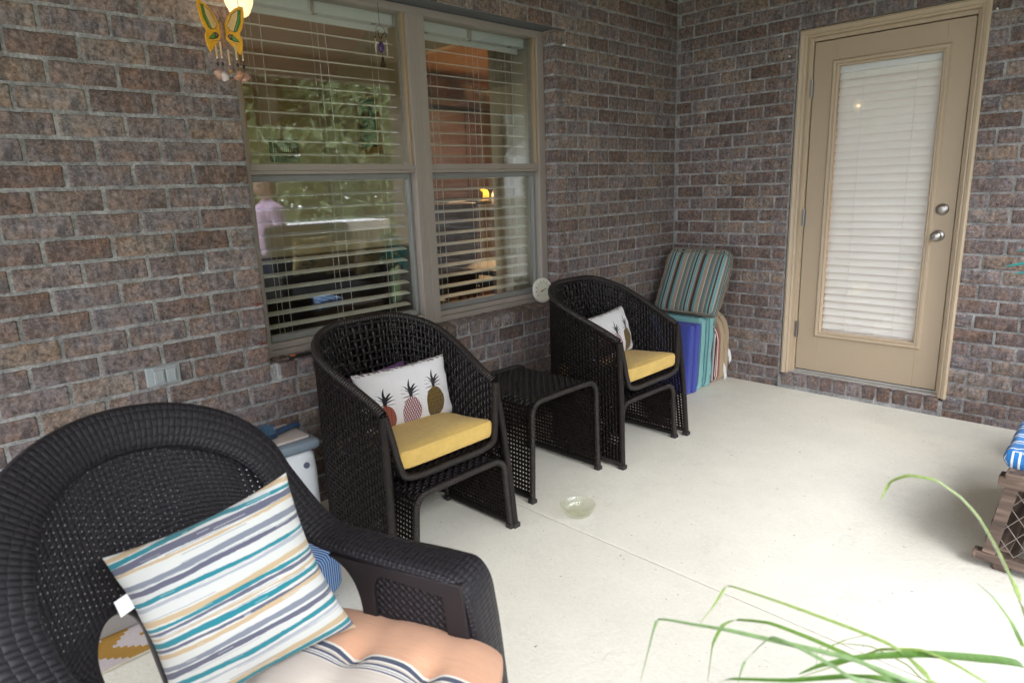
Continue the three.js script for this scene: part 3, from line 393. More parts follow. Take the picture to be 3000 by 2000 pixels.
{
  const dial = canvasTex(256, 256, (g, w) => { g.fillStyle = '#d9d4c4'; g.fillRect(0, 0, w, w); g.fillStyle = '#c9c9b4'; g.beginPath(); g.arc(128, 128, 78, 0, 7); g.fill(); g.strokeStyle = '#26302a'; g.fillStyle = '#26302a'; g.font = 'bold 21px sans-serif'; g.textAlign = 'center'; g.textBaseline = 'middle';
    for (let i = 0; i <= 60; i++) { const a = (135 + i * 4.5) * Math.PI / 180; g.lineWidth = i % 5 ? 2 : 4; g.beginPath(); g.moveTo(128 + 82 * Math.cos(a), 128 + 82 * Math.sin(a)); g.lineTo(128 + (i % 5 ? 90 : 94) * Math.cos(a), 128 + (i % 5 ? 90 : 94) * Math.sin(a)); g.stroke(); }
    ['60', '40', '20', '0', '20', '40', '60', '80', '100', '120'].forEach((s, i) => { const a = (150 + i * 26.5) * Math.PI / 180; g.save(); g.translate(128 + 107 * Math.cos(a), 128 + 107 * Math.sin(a)); g.rotate(a + Math.PI / 2); g.fillText(s, 0, 0); g.restore(); });
    g.fillStyle = '#8a5f55'; g.save(); g.translate(128, 128); g.rotate(-0.28); g.beginPath(); g.moveTo(-40, -10); g.lineTo(60, -3); g.lineTo(60, 3); g.lineTo(-40, 10); g.fill(); g.restore(); g.beginPath(); g.arc(128, 128, 9, 0, 7); g.fill(); });
  const t = thing('thermometer', 'round white dial thermometer leaning on the window sill at right', 'thermometer', [-1.385, 0.768, -0.045], -0.12); t.rotation.x = -0.12;
  part('case', (() => { const g = lathe([[0, -0.014], [0.066, -0.014], [0.074, -0.006], [0.075, 0.004], [0.070, 0.010], [0.0665, 0.007], [0, 0.006]], 40); g.rotateX(Math.PI / 2); return g; })(), mat([0.66, 0.63, 0.55], 0.45), t);
  part('dial', (() => { const g = new THREE.CircleGeometry(0.066, 40); return g; })(), mat([1, 1, 1], 0.6, { map: dial }), t, [0, 0, 0.0075]);
}
{
  const s = thing('pruning_snips', 'black and orange pruning snips lying on the brick sill', 'snips', [-3.02, WY0 + 0.009, 0.006], 0.10), blk = mat([0.015, 0.014, 0.014], 0.5);
  part('blade', merge([bx(-0.085, -0.03, -0.002, 0.002, -0.004, 0.002, 0.001), cyl([-0.085, 0, -0.001], [-0.03, 0, 0.004], 0.0016, 0.003, 6)]), steelM, s);
  part('handle', merge([tube([[-0.035, 0, 0.004], [-0.01, 0.001, 0.012], [0.04, 0.001, 0.016], [0.082, 0.001, 0.008], [0.084, 0.001, -0.004], [0.04, 0.001, -0.013], [-0.01, 0.001, -0.010], [-0.035, 0, -0.002]], 0.0042, 50, 8), bx(-0.038, -0.012, -0.004, 0.005, -0.009, 0.011, 0.003)]), blk, s);
  part('grip_accent', softBox(0.022, 0.008, 0.008, 0.003, 6), mat([0.62, 0.13, 0.02], 0.5), s, [-0.008, 0.005, -0.008]);
}
// ---------------------------------------------------------------- hanging butterfly chime and porch lamp
{
  const S = 0.000181, toL = (x, y) => [(x - 600) * S, -(y - 0.13 * (x - 600) - 490) * S * 1.02];
  const wing = [[185, 30], [240, 32], [330, 90], [430, 190], [500, 310], [545, 430], [550, 540], [535, 640], [480, 700], [410, 760], [322, 858], [290, 790], [262, 680], [262, 590], [302, 500], [240, 400], [200, 260], [180, 130]].map(p => toL(...p));
  const paint = canvasTex(512, 1024, (g, w, h) => {
    const X = x => (x - 160) / 410 * w, Y = y => (y - 10) / 870 * h, poly = (pts, c) => { g.fillStyle = c; g.beginPath(); pts.forEach((p, i) => i ? g.lineTo(X(p[0]), Y(p[1])) : g.moveTo(X(p[0]), Y(p[1]))); g.closePath(); g.fill(); };
    g.fillStyle = '#d99a0c'; g.fillRect(0, 0, w, h); const r = rng(3); for (let i = 0; i < 220; i++) { g.fillStyle = `rgba(${r() < 0.5 ? '240,190,40' : '150,95,5'},0.12)`; g.beginPath(); g.arc(r() * w, r() * h, 8 + r() * 26, 0, 7); g.fill(); }
    poly([[225, 85], [280, 90], [400, 190], [510, 420], [470, 480], [390, 500], [330, 470], [250, 300]], '#5a3413'); poly([[232, 92], [272, 95], [300, 250], [390, 490], [340, 465], [258, 300]], '#1f6a1c'); poly([[282, 105], [390, 195], [500, 415], [460, 470], [400, 485], [310, 250]], '#d8b273');
    g.strokeStyle = '#6a3f1d'; g.lineWidth = 3; for (let i = 0; i < 16; i++) { g.beginPath(); const a = 130 + i * 22; g.moveTo(X(305 + i * 6), Y(a)); g.quadraticCurveTo(X(380 + i * 6), Y(a + 10), X(440 + i * 4), Y(a + 90)); g.stroke(); }
    g.fillStyle = '#eef4d8'; for (let i = 0; i < 14; i++) { g.beginPath(); g.arc(X(262 + i * 7.5), Y(180 + i * 21), 3 + i * 0.2, 0, 7); g.fill(); }
    poly([[300, 650], [420, 540], [480, 545], [520, 590], [480, 640], [400, 660]], '#2a1a10'); poly([[315, 645], [420, 552], [440, 580], [430, 640]], '#2d7a22'); g.fillStyle = '#7a5a4a'; g.beginPath(); g.arc(X(468), Y(585), 26, 0, 7); g.fill(); g.fillStyle = '#f2efe0'; for (let i = 0; i < 9; i++) { g.beginPath(); g.arc(X(420 - i * 4), Y(560 + i * 9), 3, 0, 7); g.fill(); }
    g.strokeStyle = '#3a2412'; g.lineWidth = 8; g.beginPath(); g.moveTo(X(360), Y(705)); g.quadraticCurveTo(X(420), Y(660), X(495), Y(680)); g.stroke(); g.strokeStyle = '#f3e6b8'; g.lineWidth = 4; g.beginPath(); g.moveTo(X(375), Y(690)); g.quadraticCurveTo(X(430), Y(650), X(500), Y(668)); g.stroke();
  });
  const wm = mat([1, 1, 1], 0.45, { map: paint, clearcoat: 0.4, clearcoatRoughness: 0.3 }), wood = mat([0.36, 0.19, 0.085], 0.55, { map: grainMap(55, 0.7, 1) });
  const b = thing('butterfly_chime', 'painted yellow wooden butterfly chime with hanging seashells', 'wind chime', [-3.286, 1.922, 0.28]);
  const sh = new THREE.Shape(); wing.forEach((p, i) => i ? sh.lineTo(p[0], p[1]) : sh.moveTo(p[0], p[1]));
  const wg = (() => { const g = new THREE.ExtrudeGeometry(sh, { depth: 0.004, bevelEnabled: true, bevelSize: 0.0015, bevelThickness: 0.0015, bevelSegments: 2 }); const p = g.attributes.position, uv = g.attributes.uv; const [xa, ya] = toL(160, 10), [xb] = toL(570, 10); for (let i = 0; i < p.count; i++) { const x = p.getX(i), zx = x / S + 600, zy = 490 - p.getY(i) / (S * 1.02) + 0.13 * (zx - 600); uv.setXY(i, (zx - 160) / 410, 1 - (zy - 10) / 870); } return g; })();
  part('wing', wg, wm, b, [0, 0, 0], [0, 0.15, 0]); { const g = wg.clone(); g.scale(-1, 1, 1); for (const a of ['position', 'normal', 'uv']) { const q = g.attributes[a], n = q.itemSize, A = q.array; for (let i = 0; i < q.count; i += 3) for (let k = 0; k < n; k++) { const t = A[(i + 1) * n + k]; A[(i + 1) * n + k] = A[(i + 2) * n + k]; A[(i + 2) * n + k] = t; } } part('wing', g, wm, b, [0, 0, 0], [0, -0.15, 0]); }
  part('body', lathe([[0, 0.028], [0.006, 0.027], [0.009, 0.02], [0.0085, 0.012], [0.010, 0.010], [0.010, -0.012], [0.008, -0.024], [0.005, -0.027], [0.0045, -0.045], [0.006, -0.052], [0.003, -0.056], [0, -0.056]], 18), wood, b, [0, 0, 0.004]);
  part('antenna', tube([[0, 0.024, 0.003], [-0.004, 0.04, 0.004], [-0.010, 0.054, 0.004]], 0.0015, 10, 6), mat([0.12, 0.04, 0.03], 0.5), b);
  const bam = mat([0.55, 0.36, 0.17], 0.5), bead = mat([0.7, 0.66, 0.6], 0.4), blk = mat([0.012, 0.012, 0.014], 0.35), thr = mat([0.10, 0.05, 0.03], 0.8);
  const shells = [[440, 720, 960, 1070, 1250, [0.42, 0.25, 0.18]], [520, 700, 960, 1075, 1290, [0.55, 0.46, 0.43]], [660, 830, 1080, 1120, 1215, [0.36, 0.20, 0.07]], [800, 760, 1000, 1105, 1290, [0.42, 0.22, 0.13]], [925, 800, 1015, 1135, 1330, [0.45, 0.24, 0.19]]];
  shells.forEach(([zx, a, c, d, e, col], i) => { const x = (zx - 600) * S, Y = q => toL(zx, q)[1], z = 0.006 + (i % 2) * 0.004;
    const s = part('strand', merge([cyl([x, Y(a - 30), z], [x, Y(e - 40), z], 0.0008, 0.0008, 5)]), thr, b); part('bamboo_bead', cyl([x, Y(a), z], [x, Y(c - 10), z], 0.0032, 0.0030, 10), bam, s); part('pale_bead', new THREE.SphereGeometry(0.0032, 10, 8), bead, s, [x, Y(c + 4), z]); if (i !== 2) part('black_bead', (() => { const g = new THREE.SphereGeometry(0.0046, 12, 8); g.scale(1, 1.4, 1); return g; })(), blk, s, [x, Y(d), z]);
    const r0 = i === 2 ? 0.007 : 0.0135, sg = grid(24, 14, (u, v) => { const th = u * Math.PI * 2, ph = v * Math.PI, w = 1 + 0.12 * Math.sin(th * 2 + ph * 3), rr = r0 * Math.pow(Math.sin(ph), 0.8) * w; return [rr * Math.cos(th) * 1.02 + r0 * 0.25 * Math.cos(ph), -r0 * 1.35 * Math.cos(ph) * 0.9, rr * Math.sin(th)]; });
    const shl = part('seashell', sg, mat(col, 0.4), s, [x, Y(e), z], [0.2, i * 0.9, 0.35]); if (i !== 2) part('whorl', tube(Array.from({ length: 26 }, (_, k) => { const t = k / 25, an = t * 11, rr = r0 * 0.62 * (1 - t); return [rr * Math.cos(an), rr * Math.sin(an) - r0 * 0.3, r0 * (0.85 + 0.1 * t)]; }), 0.0016, 60, 6), mat([col[0] * 1.2, col[1] * 1.2, col[2] * 1.2], 0.45), shl); });
  part('hanging_cord', merge([cyl([-0.066, 0.078, 0.002], [-0.01, 0.738, 0.0], 0.0012, 0.0012, 5), cyl([0.066, 0.078, 0.002], [0.01, 0.738, 0.0], 0.0012, 0.0012, 5)]), mat([0.35, 0.2, 0.09], 0.8), b);
}
{
  const l = thing('porch_lamp', 'lit glass bell shaped pendant lamp behind the butterfly', 'lamp', [-3.142, 2.009, 0.12]);
  part('shade', lathe([[0.0, 0.0], [0.016, 0.001], [0.028, 0.008], [0.036, 0.018], [0.0385, 0.028], [0.043, 0.034], [0.049, 0.05], [0.050, 0.07], [0.046, 0.092], [0.034, 0.11], [0.02, 0.118], [0.018, 0.13], [0.015, 0.13], [0.017, 0.117], [0.032, 0.107], [0.043, 0.09], [0.047, 0.07], [0.046, 0.05], [0.040, 0.036], [0.034, 0.02], [0.015, 0.004], [0, 0.003]], 40), new THREE.MeshStandardMaterial({ color: C(0.9, 0.8, 0.62), emissive: C(1.0, 0.70, 0.34), emissiveIntensity: 0.22, roughness: 0.35, side: THREE.DoubleSide }), l);
  part('stem', merge([cyl([0, 0.128, 0], [0, 0.66, 0], 0.006), lathe([[0.012, 0.64], [0.05, 0.648], [0.055, 0.651]], 24)]), mat([0.16, 0.09, 0.04], 0.4, { metalness: 0.6 }), l);
  part('socket', lathe([[0, 0.122], [0.021, 0.124], [0.022, 0.16], [0.012, 0.17], [0, 0.17]], 24), mat([0.16, 0.09, 0.04], 0.4, { metalness: 0.6 }), l);
  const p = new THREE.PointLight(C(1, 0.72, 0.40), 0.006, 0, 2); p.position.set(0, 0.06, 0.0); p.castShadow = true; p.shadow.radius = 0.8; p.name = 'lamp_light';
  const bulb = part('bulb', new THREE.SphereGeometry(0.022, 16, 12), new THREE.MeshStandardMaterial({ color: 0xffffff, emissive: C(1, 0.8, 0.5), emissiveIntensity: 0.5 }), l, [0, 0.06, 0]); l.add(p);
}

// ---------------------------------------------------------------- woven club chairs, footstools and side table
const BP = [0, 0.22, 0.465, 0.535, 0.78, 1];
function planU(s, hw, zf, zb, r) {
  if (s < BP[1]) { const t = s / BP[1]; return [-hw, lerp(zf, zb + r, t)]; } if (s < BP[2]) { const t = (s - BP[1]) / (BP[2] - BP[1]) * Math.PI / 2; return [-hw + r - r * Math.cos(t), zb + r - r * Math.sin(t)]; }
  if (s < BP[3]) return [lerp(-hw + r, hw - r, (s - BP[2]) / (BP[3] - BP[2])), zb]; if (s < BP[4]) { const t = (s - BP[3]) / (BP[4] - BP[3]) * Math.PI / 2; return [hw - r + r * Math.sin(t), zb + r - r * Math.cos(t)]; } return [hw, lerp(zb + r, zf, (s - BP[4]) / (1 - BP[4]))];
}
const ZC = 0.55;
function rimPt(s, ins = 0) { const [x, z] = planU(s, 0.266 - ins, 0.78, 0.262 + ins, 0.185); const q = clamp((0.78 - z) / 0.518, 0, 1); return [x * (1 + 0.125 * sstep(0, 0.6, q)), 0.632 + 0.22 * Math.pow(q, 0.95) + 0.014 * Math.pow(Math.sin(Math.PI * s), 6), z - ZC]; }
function makeClubChair(label, pos, turn) {
  const c = thing('wicker_armchair', label, 'chair', pos, turn, 'dark woven club chairs along the wall');
  const fl = s => { const [x, z] = planU(s, 0.305, 0.832, 0.275, 0.18); return [x, 0.028, z - ZC]; }, seat = s => { const [x, z] = planU(s, 0.228, 0.80, 0.345, 0.17); return [x, lerp(0.345, 0.395, clamp((z - 0.345) / 0.45, 0, 1)), z - ZC]; };
  const mixp = (a, b, t) => a.map((v, i) => lerp(v, b[i], t));
  part('outer_shell', weave((u, v) => mixp(fl(u), rimPt(u), v), 86, 39, 0.68, 0.60), wickerM, c);
  part('inner_shell', weave((u, v) => mixp(seat(u), rimPt(u, 0.012), v), 70, 17, 0.66, 0.46, 0.0022, 0.0035), wickerLitGlossM, c);
  part('seat_pan', weave((u, v) => [lerp(-0.225, 0.225, u), lerp(0.345, 0.393, v), lerp(0.36, 0.80, v) - ZC], 26, 26, 0.85, 0.85), wickerM, c);
  const rim = Array.from({ length: 41 }, (_, i) => rimPt(i / 40, 0.004)); part('rim', tube(rim, 0.0155, 130, 10), wickerWrapM, c);
  for (const s of [-1, 1]) { part('front_post', tube([[s * 0.300, 0.012, 0.832 - ZC], [s * 0.284, 0.33, 0.812 - ZC], [s * 0.266, 0.625, 0.783 - ZC]], 0.0145, 40, 10), wickerWrapM, c); part('foot', bx(s * 0.300 - 0.017, s * 0.300 + 0.017, 0, 0.022, 0.815 - ZC, 0.849 - ZC, 0.004), darkM, c); }
  part('seat_rail', tube([[-0.262, 0.628, 0.787 - ZC], [-0.243, 0.52, 0.798 - ZC], [-0.231, 0.445, 0.806 - ZC], [-0.214, 0.400, 0.811 - ZC], [-0.17, 0.385, 0.813 - ZC], [0, 0.382, 0.814 - ZC], [0.17, 0.385, 0.813 - ZC], [0.214, 0.400, 0.811 - ZC], [0.231, 0.445, 0.806 - ZC], [0.243, 0.52, 0.798 - ZC], [0.262, 0.628, 0.787 - ZC]], 0.0135, 120, 10), wickerWrapM, c);
  part('base_rail', tube(Array.from({ length: 31 }, (_, i) => { const p = fl(i / 30); return [p[0], 0.026, p[2]]; }), 0.0115, 90, 8), wickerWrapM, c);
  return c;
}
makeClubChair('dark woven wicker armchair in front of the window, left of the side table', [-2.845, 0, ZC], 0);
copyOf(scene.children[scene.children.length - 1], 'dark woven wicker armchair nearest the corner, right of the side table', [-1.485, 0, ZC], 0.0);
function archTable(t, hw, flare, top, z0, z1, r, n1, n2, fu, fv) {   // woven sheet bent into two legs and a top
  const pts = [[-hw - flare, 0.012], [-hw - flare * 0.35, top * 0.5], [-hw, top - r]]; for (let i = 1; i <= 6; i++) { const a = i / 6 * Math.PI / 2; pts.push([-hw + r - r * Math.cos(a), top - r + r * Math.sin(a)]); } const right = pts.map(p => [-p[0], p[1]]).reverse(); const all = [...pts, ...right];
  const cv = new THREE.CatmullRomCurve3(all.map(p => V(p[0], p[1], 0)), false, 'centripetal', 0.5), N = cv.getSpacedPoints(240);
  const i0 = N.findIndex(p => p.y > top - r * 0.35), i1 = 240 - i0, at = (f, v) => { const q = clamp(f, 0, 240), k = Math.min(239, Math.floor(q)), p = N[k].clone().lerp(N[k + 1], q - k); return [p.x, Math.max(p.y, 0.014), lerp(z0, z1, v)]; }, share = i0 / 240;
  for (const [a0, b0] of [[0, i0], [i1, 240]]) part('side_panel', weave((u, v) => at(lerp(a0, b0, u), v), Math.round(n1 * share), n2, fu, fv), wickerM, t);
  part('top_panel', weave((u, v) => at(lerp(i0, i1, u), v), Math.round(n1 * (1 - 2 * share)), n2, 0.96, 0.94, 0.0016, 0.003), wickerLitGlossM, t);
  for (const z of [z0, z1]) part('frame', tube(all.map(p => [p[0], Math.max(p[1], 0.014), z]), 0.0135, 140, 10), wickerWrapM, t);
  for (const s of [-1, 1]) { part('base_rail', cyl([s * (hw + flare), 0.024, z0], [s * (hw + flare), 0.024, z1], 0.0105), wickerWrapM, t); for (const z of [z0, z1]) part('foot', bx(s * (hw + flare) - 0.016, s * (hw + flare) + 0.016, 0, 0.02, z - 0.016, z + 0.016, 0.004), darkM, t); }
}
{
  const o = thing('footstool', 'low woven footstool tucked under the left wicker armchair', 'footstool', [-2.815, 0, 0.63], 0.02, 'woven footstools under the armchairs'); archTable(o, 0.226, 0.024, 0.315, -0.2, 0.198, 0.055, 54, 22, 0.68, 0.62);
  copyOf(o, 'low woven footstool tucked under the armchair nearest the corner', [-1.505, 0, 0.60], -0.02);
  const t = thing('side_table', 'dark woven side table between the two wicker armchairs', 'table', [-2.105, 0, 0.505]); archTable(t, 0.226, 0.012, 0.462, -0.235, 0.238, 0.06, 66, 25, 0.68, 0.60);
}
// seat cushions of the club chairs
const fadeMap = dataTex(256, 256, (u, v) => { const t = 0.91 + 0.05 * (nA(u * 8, v * 8) - 0.5) + 0.04 * (nC(u * 32, v * 32) - 0.5) + 0.07 * (nF(u * 256, v * 256) - 0.5); return [t, t * 0.995, t * 0.96]; }, true); fadeMap.repeat.set(2, 2);
const yellowM = cloth([0.80, 0.54, 0.165], { map: fadeMap });
function seatCushion(label, pos, ry) {
  const o = thing('seat_cushion', label, 'cushion', pos, 0, 'yellow seat cushions'); o.rotation.set(-0.11, ry, 0); const W = 0.445, D = 0.45, H = 0.068, N = noise2(321, 8);
  const warp = p => { const a = 1 - Math.pow(Math.abs(p.x) / (W / 2), 4), b = 1 - Math.pow(Math.abs(p.z) / (D / 2), 4); p.y += Math.sign(p.y) * (p.y > 0 ? 0.019 : 0.002) * Math.max(0, a) * Math.max(0, b) + 0.006 * (N(p.x * 9 + 3, p.z * 9 + 3) - 0.5) * (p.y > 0 ? 1 : 0); const s = p.y * p.y < 0.0009 ? 0.006 : 0; p.x += Math.sign(p.x) * s * (Math.abs(p.x) > W / 2 - 0.02 ? 1 : 0); p.z += Math.sign(p.z) * s * (Math.abs(p.z) > D / 2 - 0.02 ? 1 : 0); };
  part('pad', softBox(W, H, D, 0.022, 20, warp), yellowM, o);
  for (const y of [H / 2 - 0.006, -H / 2 + 0.006]) { const r = 0.03, q = []; for (const [sx, sz, a0] of [[1, 1, 0], [-1, 1, 1], [-1, -1, 2], [1, -1, 3]]) for (let i = 0; i <= 4; i++) { const a = (a0 + i / 4) * Math.PI / 2; q.push([sx * (W / 2 - r - 0.002) + r * Math.cos(a), y + 0.004 * (N(q.length, 2) - 0.5), sz * (D / 2 - r - 0.002) + r * Math.sin(a)]); } part('piping', tube(q, 0.0050, 160, 6, true), yellowM, o); }
}
seatCushion('yellow seat cushion on the left wicker armchair', [-2.838, 0.424, 0.572], 0.0);
seatCushion('yellow seat cushion on the armchair nearest the corner', [-1.478, 0.424, 0.572], 0.0);
const pineTex = canvasTex(1024, 620, (g, w, h) => {
  g.fillStyle = '#ece8ea'; g.fillRect(0, 0, w, h); const r = rng(12);
  g.strokeStyle = 'rgba(190,185,195,0.5)'; g.lineWidth = 2; for (const x of [340, 620]) { g.beginPath(); g.moveTo(x, 20); g.bezierCurveTo(x + 10, 200, x - 8, 420, x + 6, 610); g.stroke(); }
  g.save(); g.translate(512, 300); g.scale(1.17, 1.17); g.translate(-488, -262);
  const leaf = (x, y, dx, dy, cx, cy, wd) => { g.fillStyle = '#15141b'; g.beginPath(); g.moveTo(x - wd, y); g.quadraticCurveTo(x + cx - wd, y + cy, x + dx, y + dy); g.quadraticCurveTo(x + cx + wd * 1.4, y + cy + wd, x + wd, y + 4); g.closePath(); g.fill(); };
  const crown = (x, y) => { g.fillStyle = '#15141b'; g.beginPath(); g.ellipse(x, y - 34, 17, 52, 0, 0, 7); g.fill(); leaf(x, y - 60, 14, -86, -14, -40, 10); for (const s of [-1, 1]) [[0.62, -70, -44, -86], [0.85, -58, -38, -64], [0.95, -38, -30, -44], [0.9, -14, -22, -20], [0.75, 14, -14, 4]].forEach(([k, ey, cxx, cyy], i) => leaf(x + s * 6, y - 44 + i * 12, s * 92 * k, ey + 22, s * 44, cyy - 8 + 30, 9)); };
  const body = (x, y, rx, ry, c, pat) => { g.save(); g.beginPath(); g.ellipse(x, y, rx, ry, 0, 0, 7); g.clip(); g.fillStyle = c; g.fillRect(x - rx, y - ry, rx * 2, ry * 2); g.strokeStyle = '#1d1716'; g.lineCap = 'round'; pat(x, y, rx, ry); g.restore(); };
  crown(250, 300); body(250, 430, 84, 130, '#e0755c', (x, y, rx, ry) => { g.lineWidth = 8; for (let i = -5; i <= 5; i++) for (let j = -9; j <= 9; j++) { g.beginPath(); g.moveTo(x + i * 17 - 7, y + j * 15 + (i % 2 ? 6 : 0)); g.lineTo(x + i * 17 + 6, y + j * 15 - 3 + (i % 2 ? 6 : 0)); g.stroke(); } });
  crown(485, 270); body(485, 412, 88, 140, '#e6bcc4', (x, y, rx, ry) => { g.lineWidth = 5; for (let i = -12; i <= 12; i++) { g.beginPath(); g.moveTo(x + i * 22 - 90, y - 150); g.lineTo(x + i * 22 + 60, y + 150); g.stroke(); g.beginPath(); g.moveTo(x + i * 22 + 90, y - 150); g.lineTo(x + i * 22 - 60, y + 150); g.stroke(); } });
  crown(720, 240); body(722, 380, 94, 136, '#c79a17', (x, y, rx, ry) => { g.lineWidth = 6; for (let i = -3; i <= 3; i++) for (let j = -4; j <= 4; j++) { const X = x + i * 54 + (j % 2 ? 27 : 0), Y = y + j * 36; for (const k of [32, 19, 7]) { g.beginPath(); g.moveTo(X, Y - k * 1.1); g.lineTo(X + k * 0.82, Y); g.lineTo(X, Y + k * 1.1); g.lineTo(X - k * 0.82, Y); g.closePath(); g.stroke(); } } });
  g.restore(); g.strokeStyle = '#4a2a26'; g.lineWidth = 5; for (let i = 0; i < 90; i++) { const x = r() * w, y = r() * 14 + (i % 3 ? 2 : 12); g.beginPath(); g.moveTo(x, y); g.lineTo(x + 18 + r() * 26, y + 4 + r() * 8); g.stroke(); }
});
{
  const pm = cloth([1, 1, 1], { map: pineTex }), g = pillowGeo(0.418, 0.252, 0.12, 7);
  { const o = single('pineapple_pillow', g, pm, 'white lumbar pillow printed with three pineapples on the left armchair', 'pillow', [-2.806, 0.570, 0.482], undefined, 'pineapple lumbar pillows'); o.rotation.set(-0.16, -0.14, 0.03, 'YXZ'); }
  { const o = single('pineapple_pillow', g, pm, 'white pineapple lumbar pillow half hidden in the armchair nearest the corner', 'pillow', [-1.466, 0.578, 0.505], undefined, 'pineapple lumbar pillows'); o.rotation.set(-0.27, 0.10, 0.03, 'YXZ'); }
  { const o = single('throw_pillow', pillowGeo(0.36, 0.28, 0.09, 15), cloth([0.12, 0.028, 0.15]), 'purple throw pillow behind the pineapple pillow in the left armchair', 'pillow', [-2.90, 0.535, 0.405]); o.rotation.set(-0.18, -0.02, 0.05, 'YXZ'); }
}
// ---------------------------------------------------------------- moulded resin wicker chair in the foreground
{
  const O = [-3.909, 0, 1.513], TH = 0.408;
  const wB = dataTex(128, 128, (u, v) => { const n = 4, x = u * n, y = v * n, ix = Math.floor(x), iy = Math.floor(y), fx = x - ix, fy = y - iy; const over = (ix + iy) % 2; const a = Math.pow(Math.max(0, Math.sin(Math.PI * (over ? fy : fx))), 0.5), b = Math.pow(Math.max(0, Math.sin(Math.PI * (over ? fx : fy))), 0.6); const h = clamp(a * (0.55 + 0.45 * b), 0, 1); return [h, h, h]; }, false);
  const resin = rep => { const t = wB.clone(); t.repeat.set(rep, rep); t.needsUpdate = true; return mat([0.0150, 0.0135, 0.0172], 0.48, { bumpMap: t, bumpScale: 0.0026, specularIntensity: 0.6 }); };
  const rm = resin(1), smooth = mat([0.018, 0.0145, 0.0165], 0.46, { specularIntensity: 0.6 });
  const ch = thing('resin_chair', 'dark brown moulded resin wicker armchair in the left foreground', 'chair', O, TH);
  // rim: a broad rolled band over the back, down the arms and on into the front legs
  const ctl = [];                                              // [x, y, z, across x y z, up x y z, half width]
  const a = 0.300, H = 0.948, zb = -0.215, zs = 0.271;
  const arch = s => { const Y = 0.655 + (H - 0.655) * Math.pow(Math.sin(s), 0.6); return [a * Math.cos(s), Y, zb - zs * (Y - 0.66) + 0.1 * Math.cos(s) ** 2]; };
  const half = [];
  half.push([0.338, 0.0, 0.372, 1, 0, 0, 0, 0.05, 1, 0.048], [0.332, 0.16, 0.366, 1, 0, 0, 0, 0.05, 1, 0.05], [0.322, 0.34, 0.357, 1, 0, 0, 0, 0.06, 1, 0.053], [0.312, 0.50, 0.345, 1, 0, 0, 0, 0.12, 1, 0.056], [0.308, 0.575, 0.332, 1, 0, 0, 0, 0.45, 1, 0.057], [0.306, 0.607, 0.306, 1, 0, 0.02, 0, 1, 0.8, 0.057], [0.304, 0.618, 0.26, 1, -0.06, 0.02, 0.06, 1, 0.15, 0.057], [0.302, 0.625, 0.15, 1, -0.08, 0.02, 0.08, 1, 0.08, 0.055], [0.301, 0.634, 0.04, 1, -0.08, 0, 0.06, 1, 0.12, 0.053], [0.301, 0.648, -0.05, 1, -0.05, 0, 0.04, 1, 0.35, 0.050]);
  for (const s of [0.16, 0.36, 0.62, 0.9, 1.2, Math.PI / 2]) { const p = arch(s), k = s / (Math.PI / 2); half.push([...p, Math.cos(s), Math.sin(s) * 1.0, -0.25 - 0.1 * k, 0.30 * Math.cos(s) * (1 - k), 0.35 + 0.05 * k, 1, lerp(0.050, 0.046, k)]); }
  const full = [...half, ...half.slice(0, -1).reverse().map(p => { const q = [...p]; q[0] *= -1; q[4 - 1] = p[3]; q[3] = p[3]; q[4] = -p[4]; q[5] = -p[5]; q[6] = -p[6]; return q; })];
  // on the mirrored side the across vector keeps pointing the same way round
  for (let i = half.length; i < full.length; i++) { const src = half[2 * half.length - 2 - i]; full[i] = [-src[0], src[1], src[2], -src[3], src[4], src[5], -src[6], src[7], src[8], src[9]]; }
  const cc = k => new THREE.CatmullRomCurve3(full.map(p => V(p[k], p[k + 1], p[k + 2])), false, 'centripetal');
  const n = full.length - 1, C0 = cc(0), sample = (curve, t) => curve.getPoint(t);
  const acrossAt = t => { const x = t * n, i = Math.min(n - 1, Math.floor(x)), f = x - i; return V(...full[i].slice(3, 6)).lerp(V(...full[i + 1].slice(3, 6)), f).normalize(); }, upAt = t => { const x = t * n, i = Math.min(n - 1, Math.floor(x)), f = x - i; return V(...full[i].slice(6, 9)).lerp(V(...full[i + 1].slice(6, 9)), f).normalize(); }, hwAt = t => { const x = t * n, i = Math.min(n - 1, Math.floor(x)), f = x - i; return lerp(full[i][9], full[i + 1][9], f); };
  const prof = [[-0.92, -0.40], [-1.0, -0.34], [-1.02, -0.24], [-0.97, -0.12], [-0.86, -0.03], [-0.6, 0.03], [-0.3, 0.06], [0, 0.07], [0.3, 0.06], [0.6, 0.03], [0.86, -0.03], [0.97, -0.12], [1, -0.30], [0.97, -0.50], [0.86, -0.62], [0.90, -0.3], [0.7, -0.1], [0, -0.03], [-0.7, -0.1], [-0.90, -0.26], [-0.92, -0.40]];
  let acc = 0, prev = null; const S = 170, lens = []; for (let i = 0; i <= S; i++) { const p = sample(C0, i / S); if (prev) acc += p.distanceTo(prev); prev = p; lens.push(acc); }
  part('arms_and_rim', grid(prof.length - 1, S, (u, v) => { const p = sample(C0, v), w = acrossAt(v), up = upAt(v), h = hwAt(v), q = prof[Math.round(u * (prof.length - 1))]; up.sub(w.clone().multiplyScalar(up.dot(w))).normalize(); return [p.x + w.x * q[0] * h + up.x * q[1] * 0.055, p.y + w.y * q[0] * h + up.y * q[1] * 0.055, p.z + w.z * q[0] * h + up.z * q[1] * 0.055]; }, (u, v) => [u * (prof.length - 1) * 0.19, lens[Math.round(v * S)] / 0.046]), rm, ch);
  // curved back panel, pierced with small holes
  const PX = u => (u * 2 - 1), inHole = (x, y) => { const q = (Math.abs(x) - 0.098) / 0.066, t = (y - 0.575) / 0.075; return y > 0.40 && (t < 0 ? Math.abs(q) < 1 : q * q + t * t < 1); };
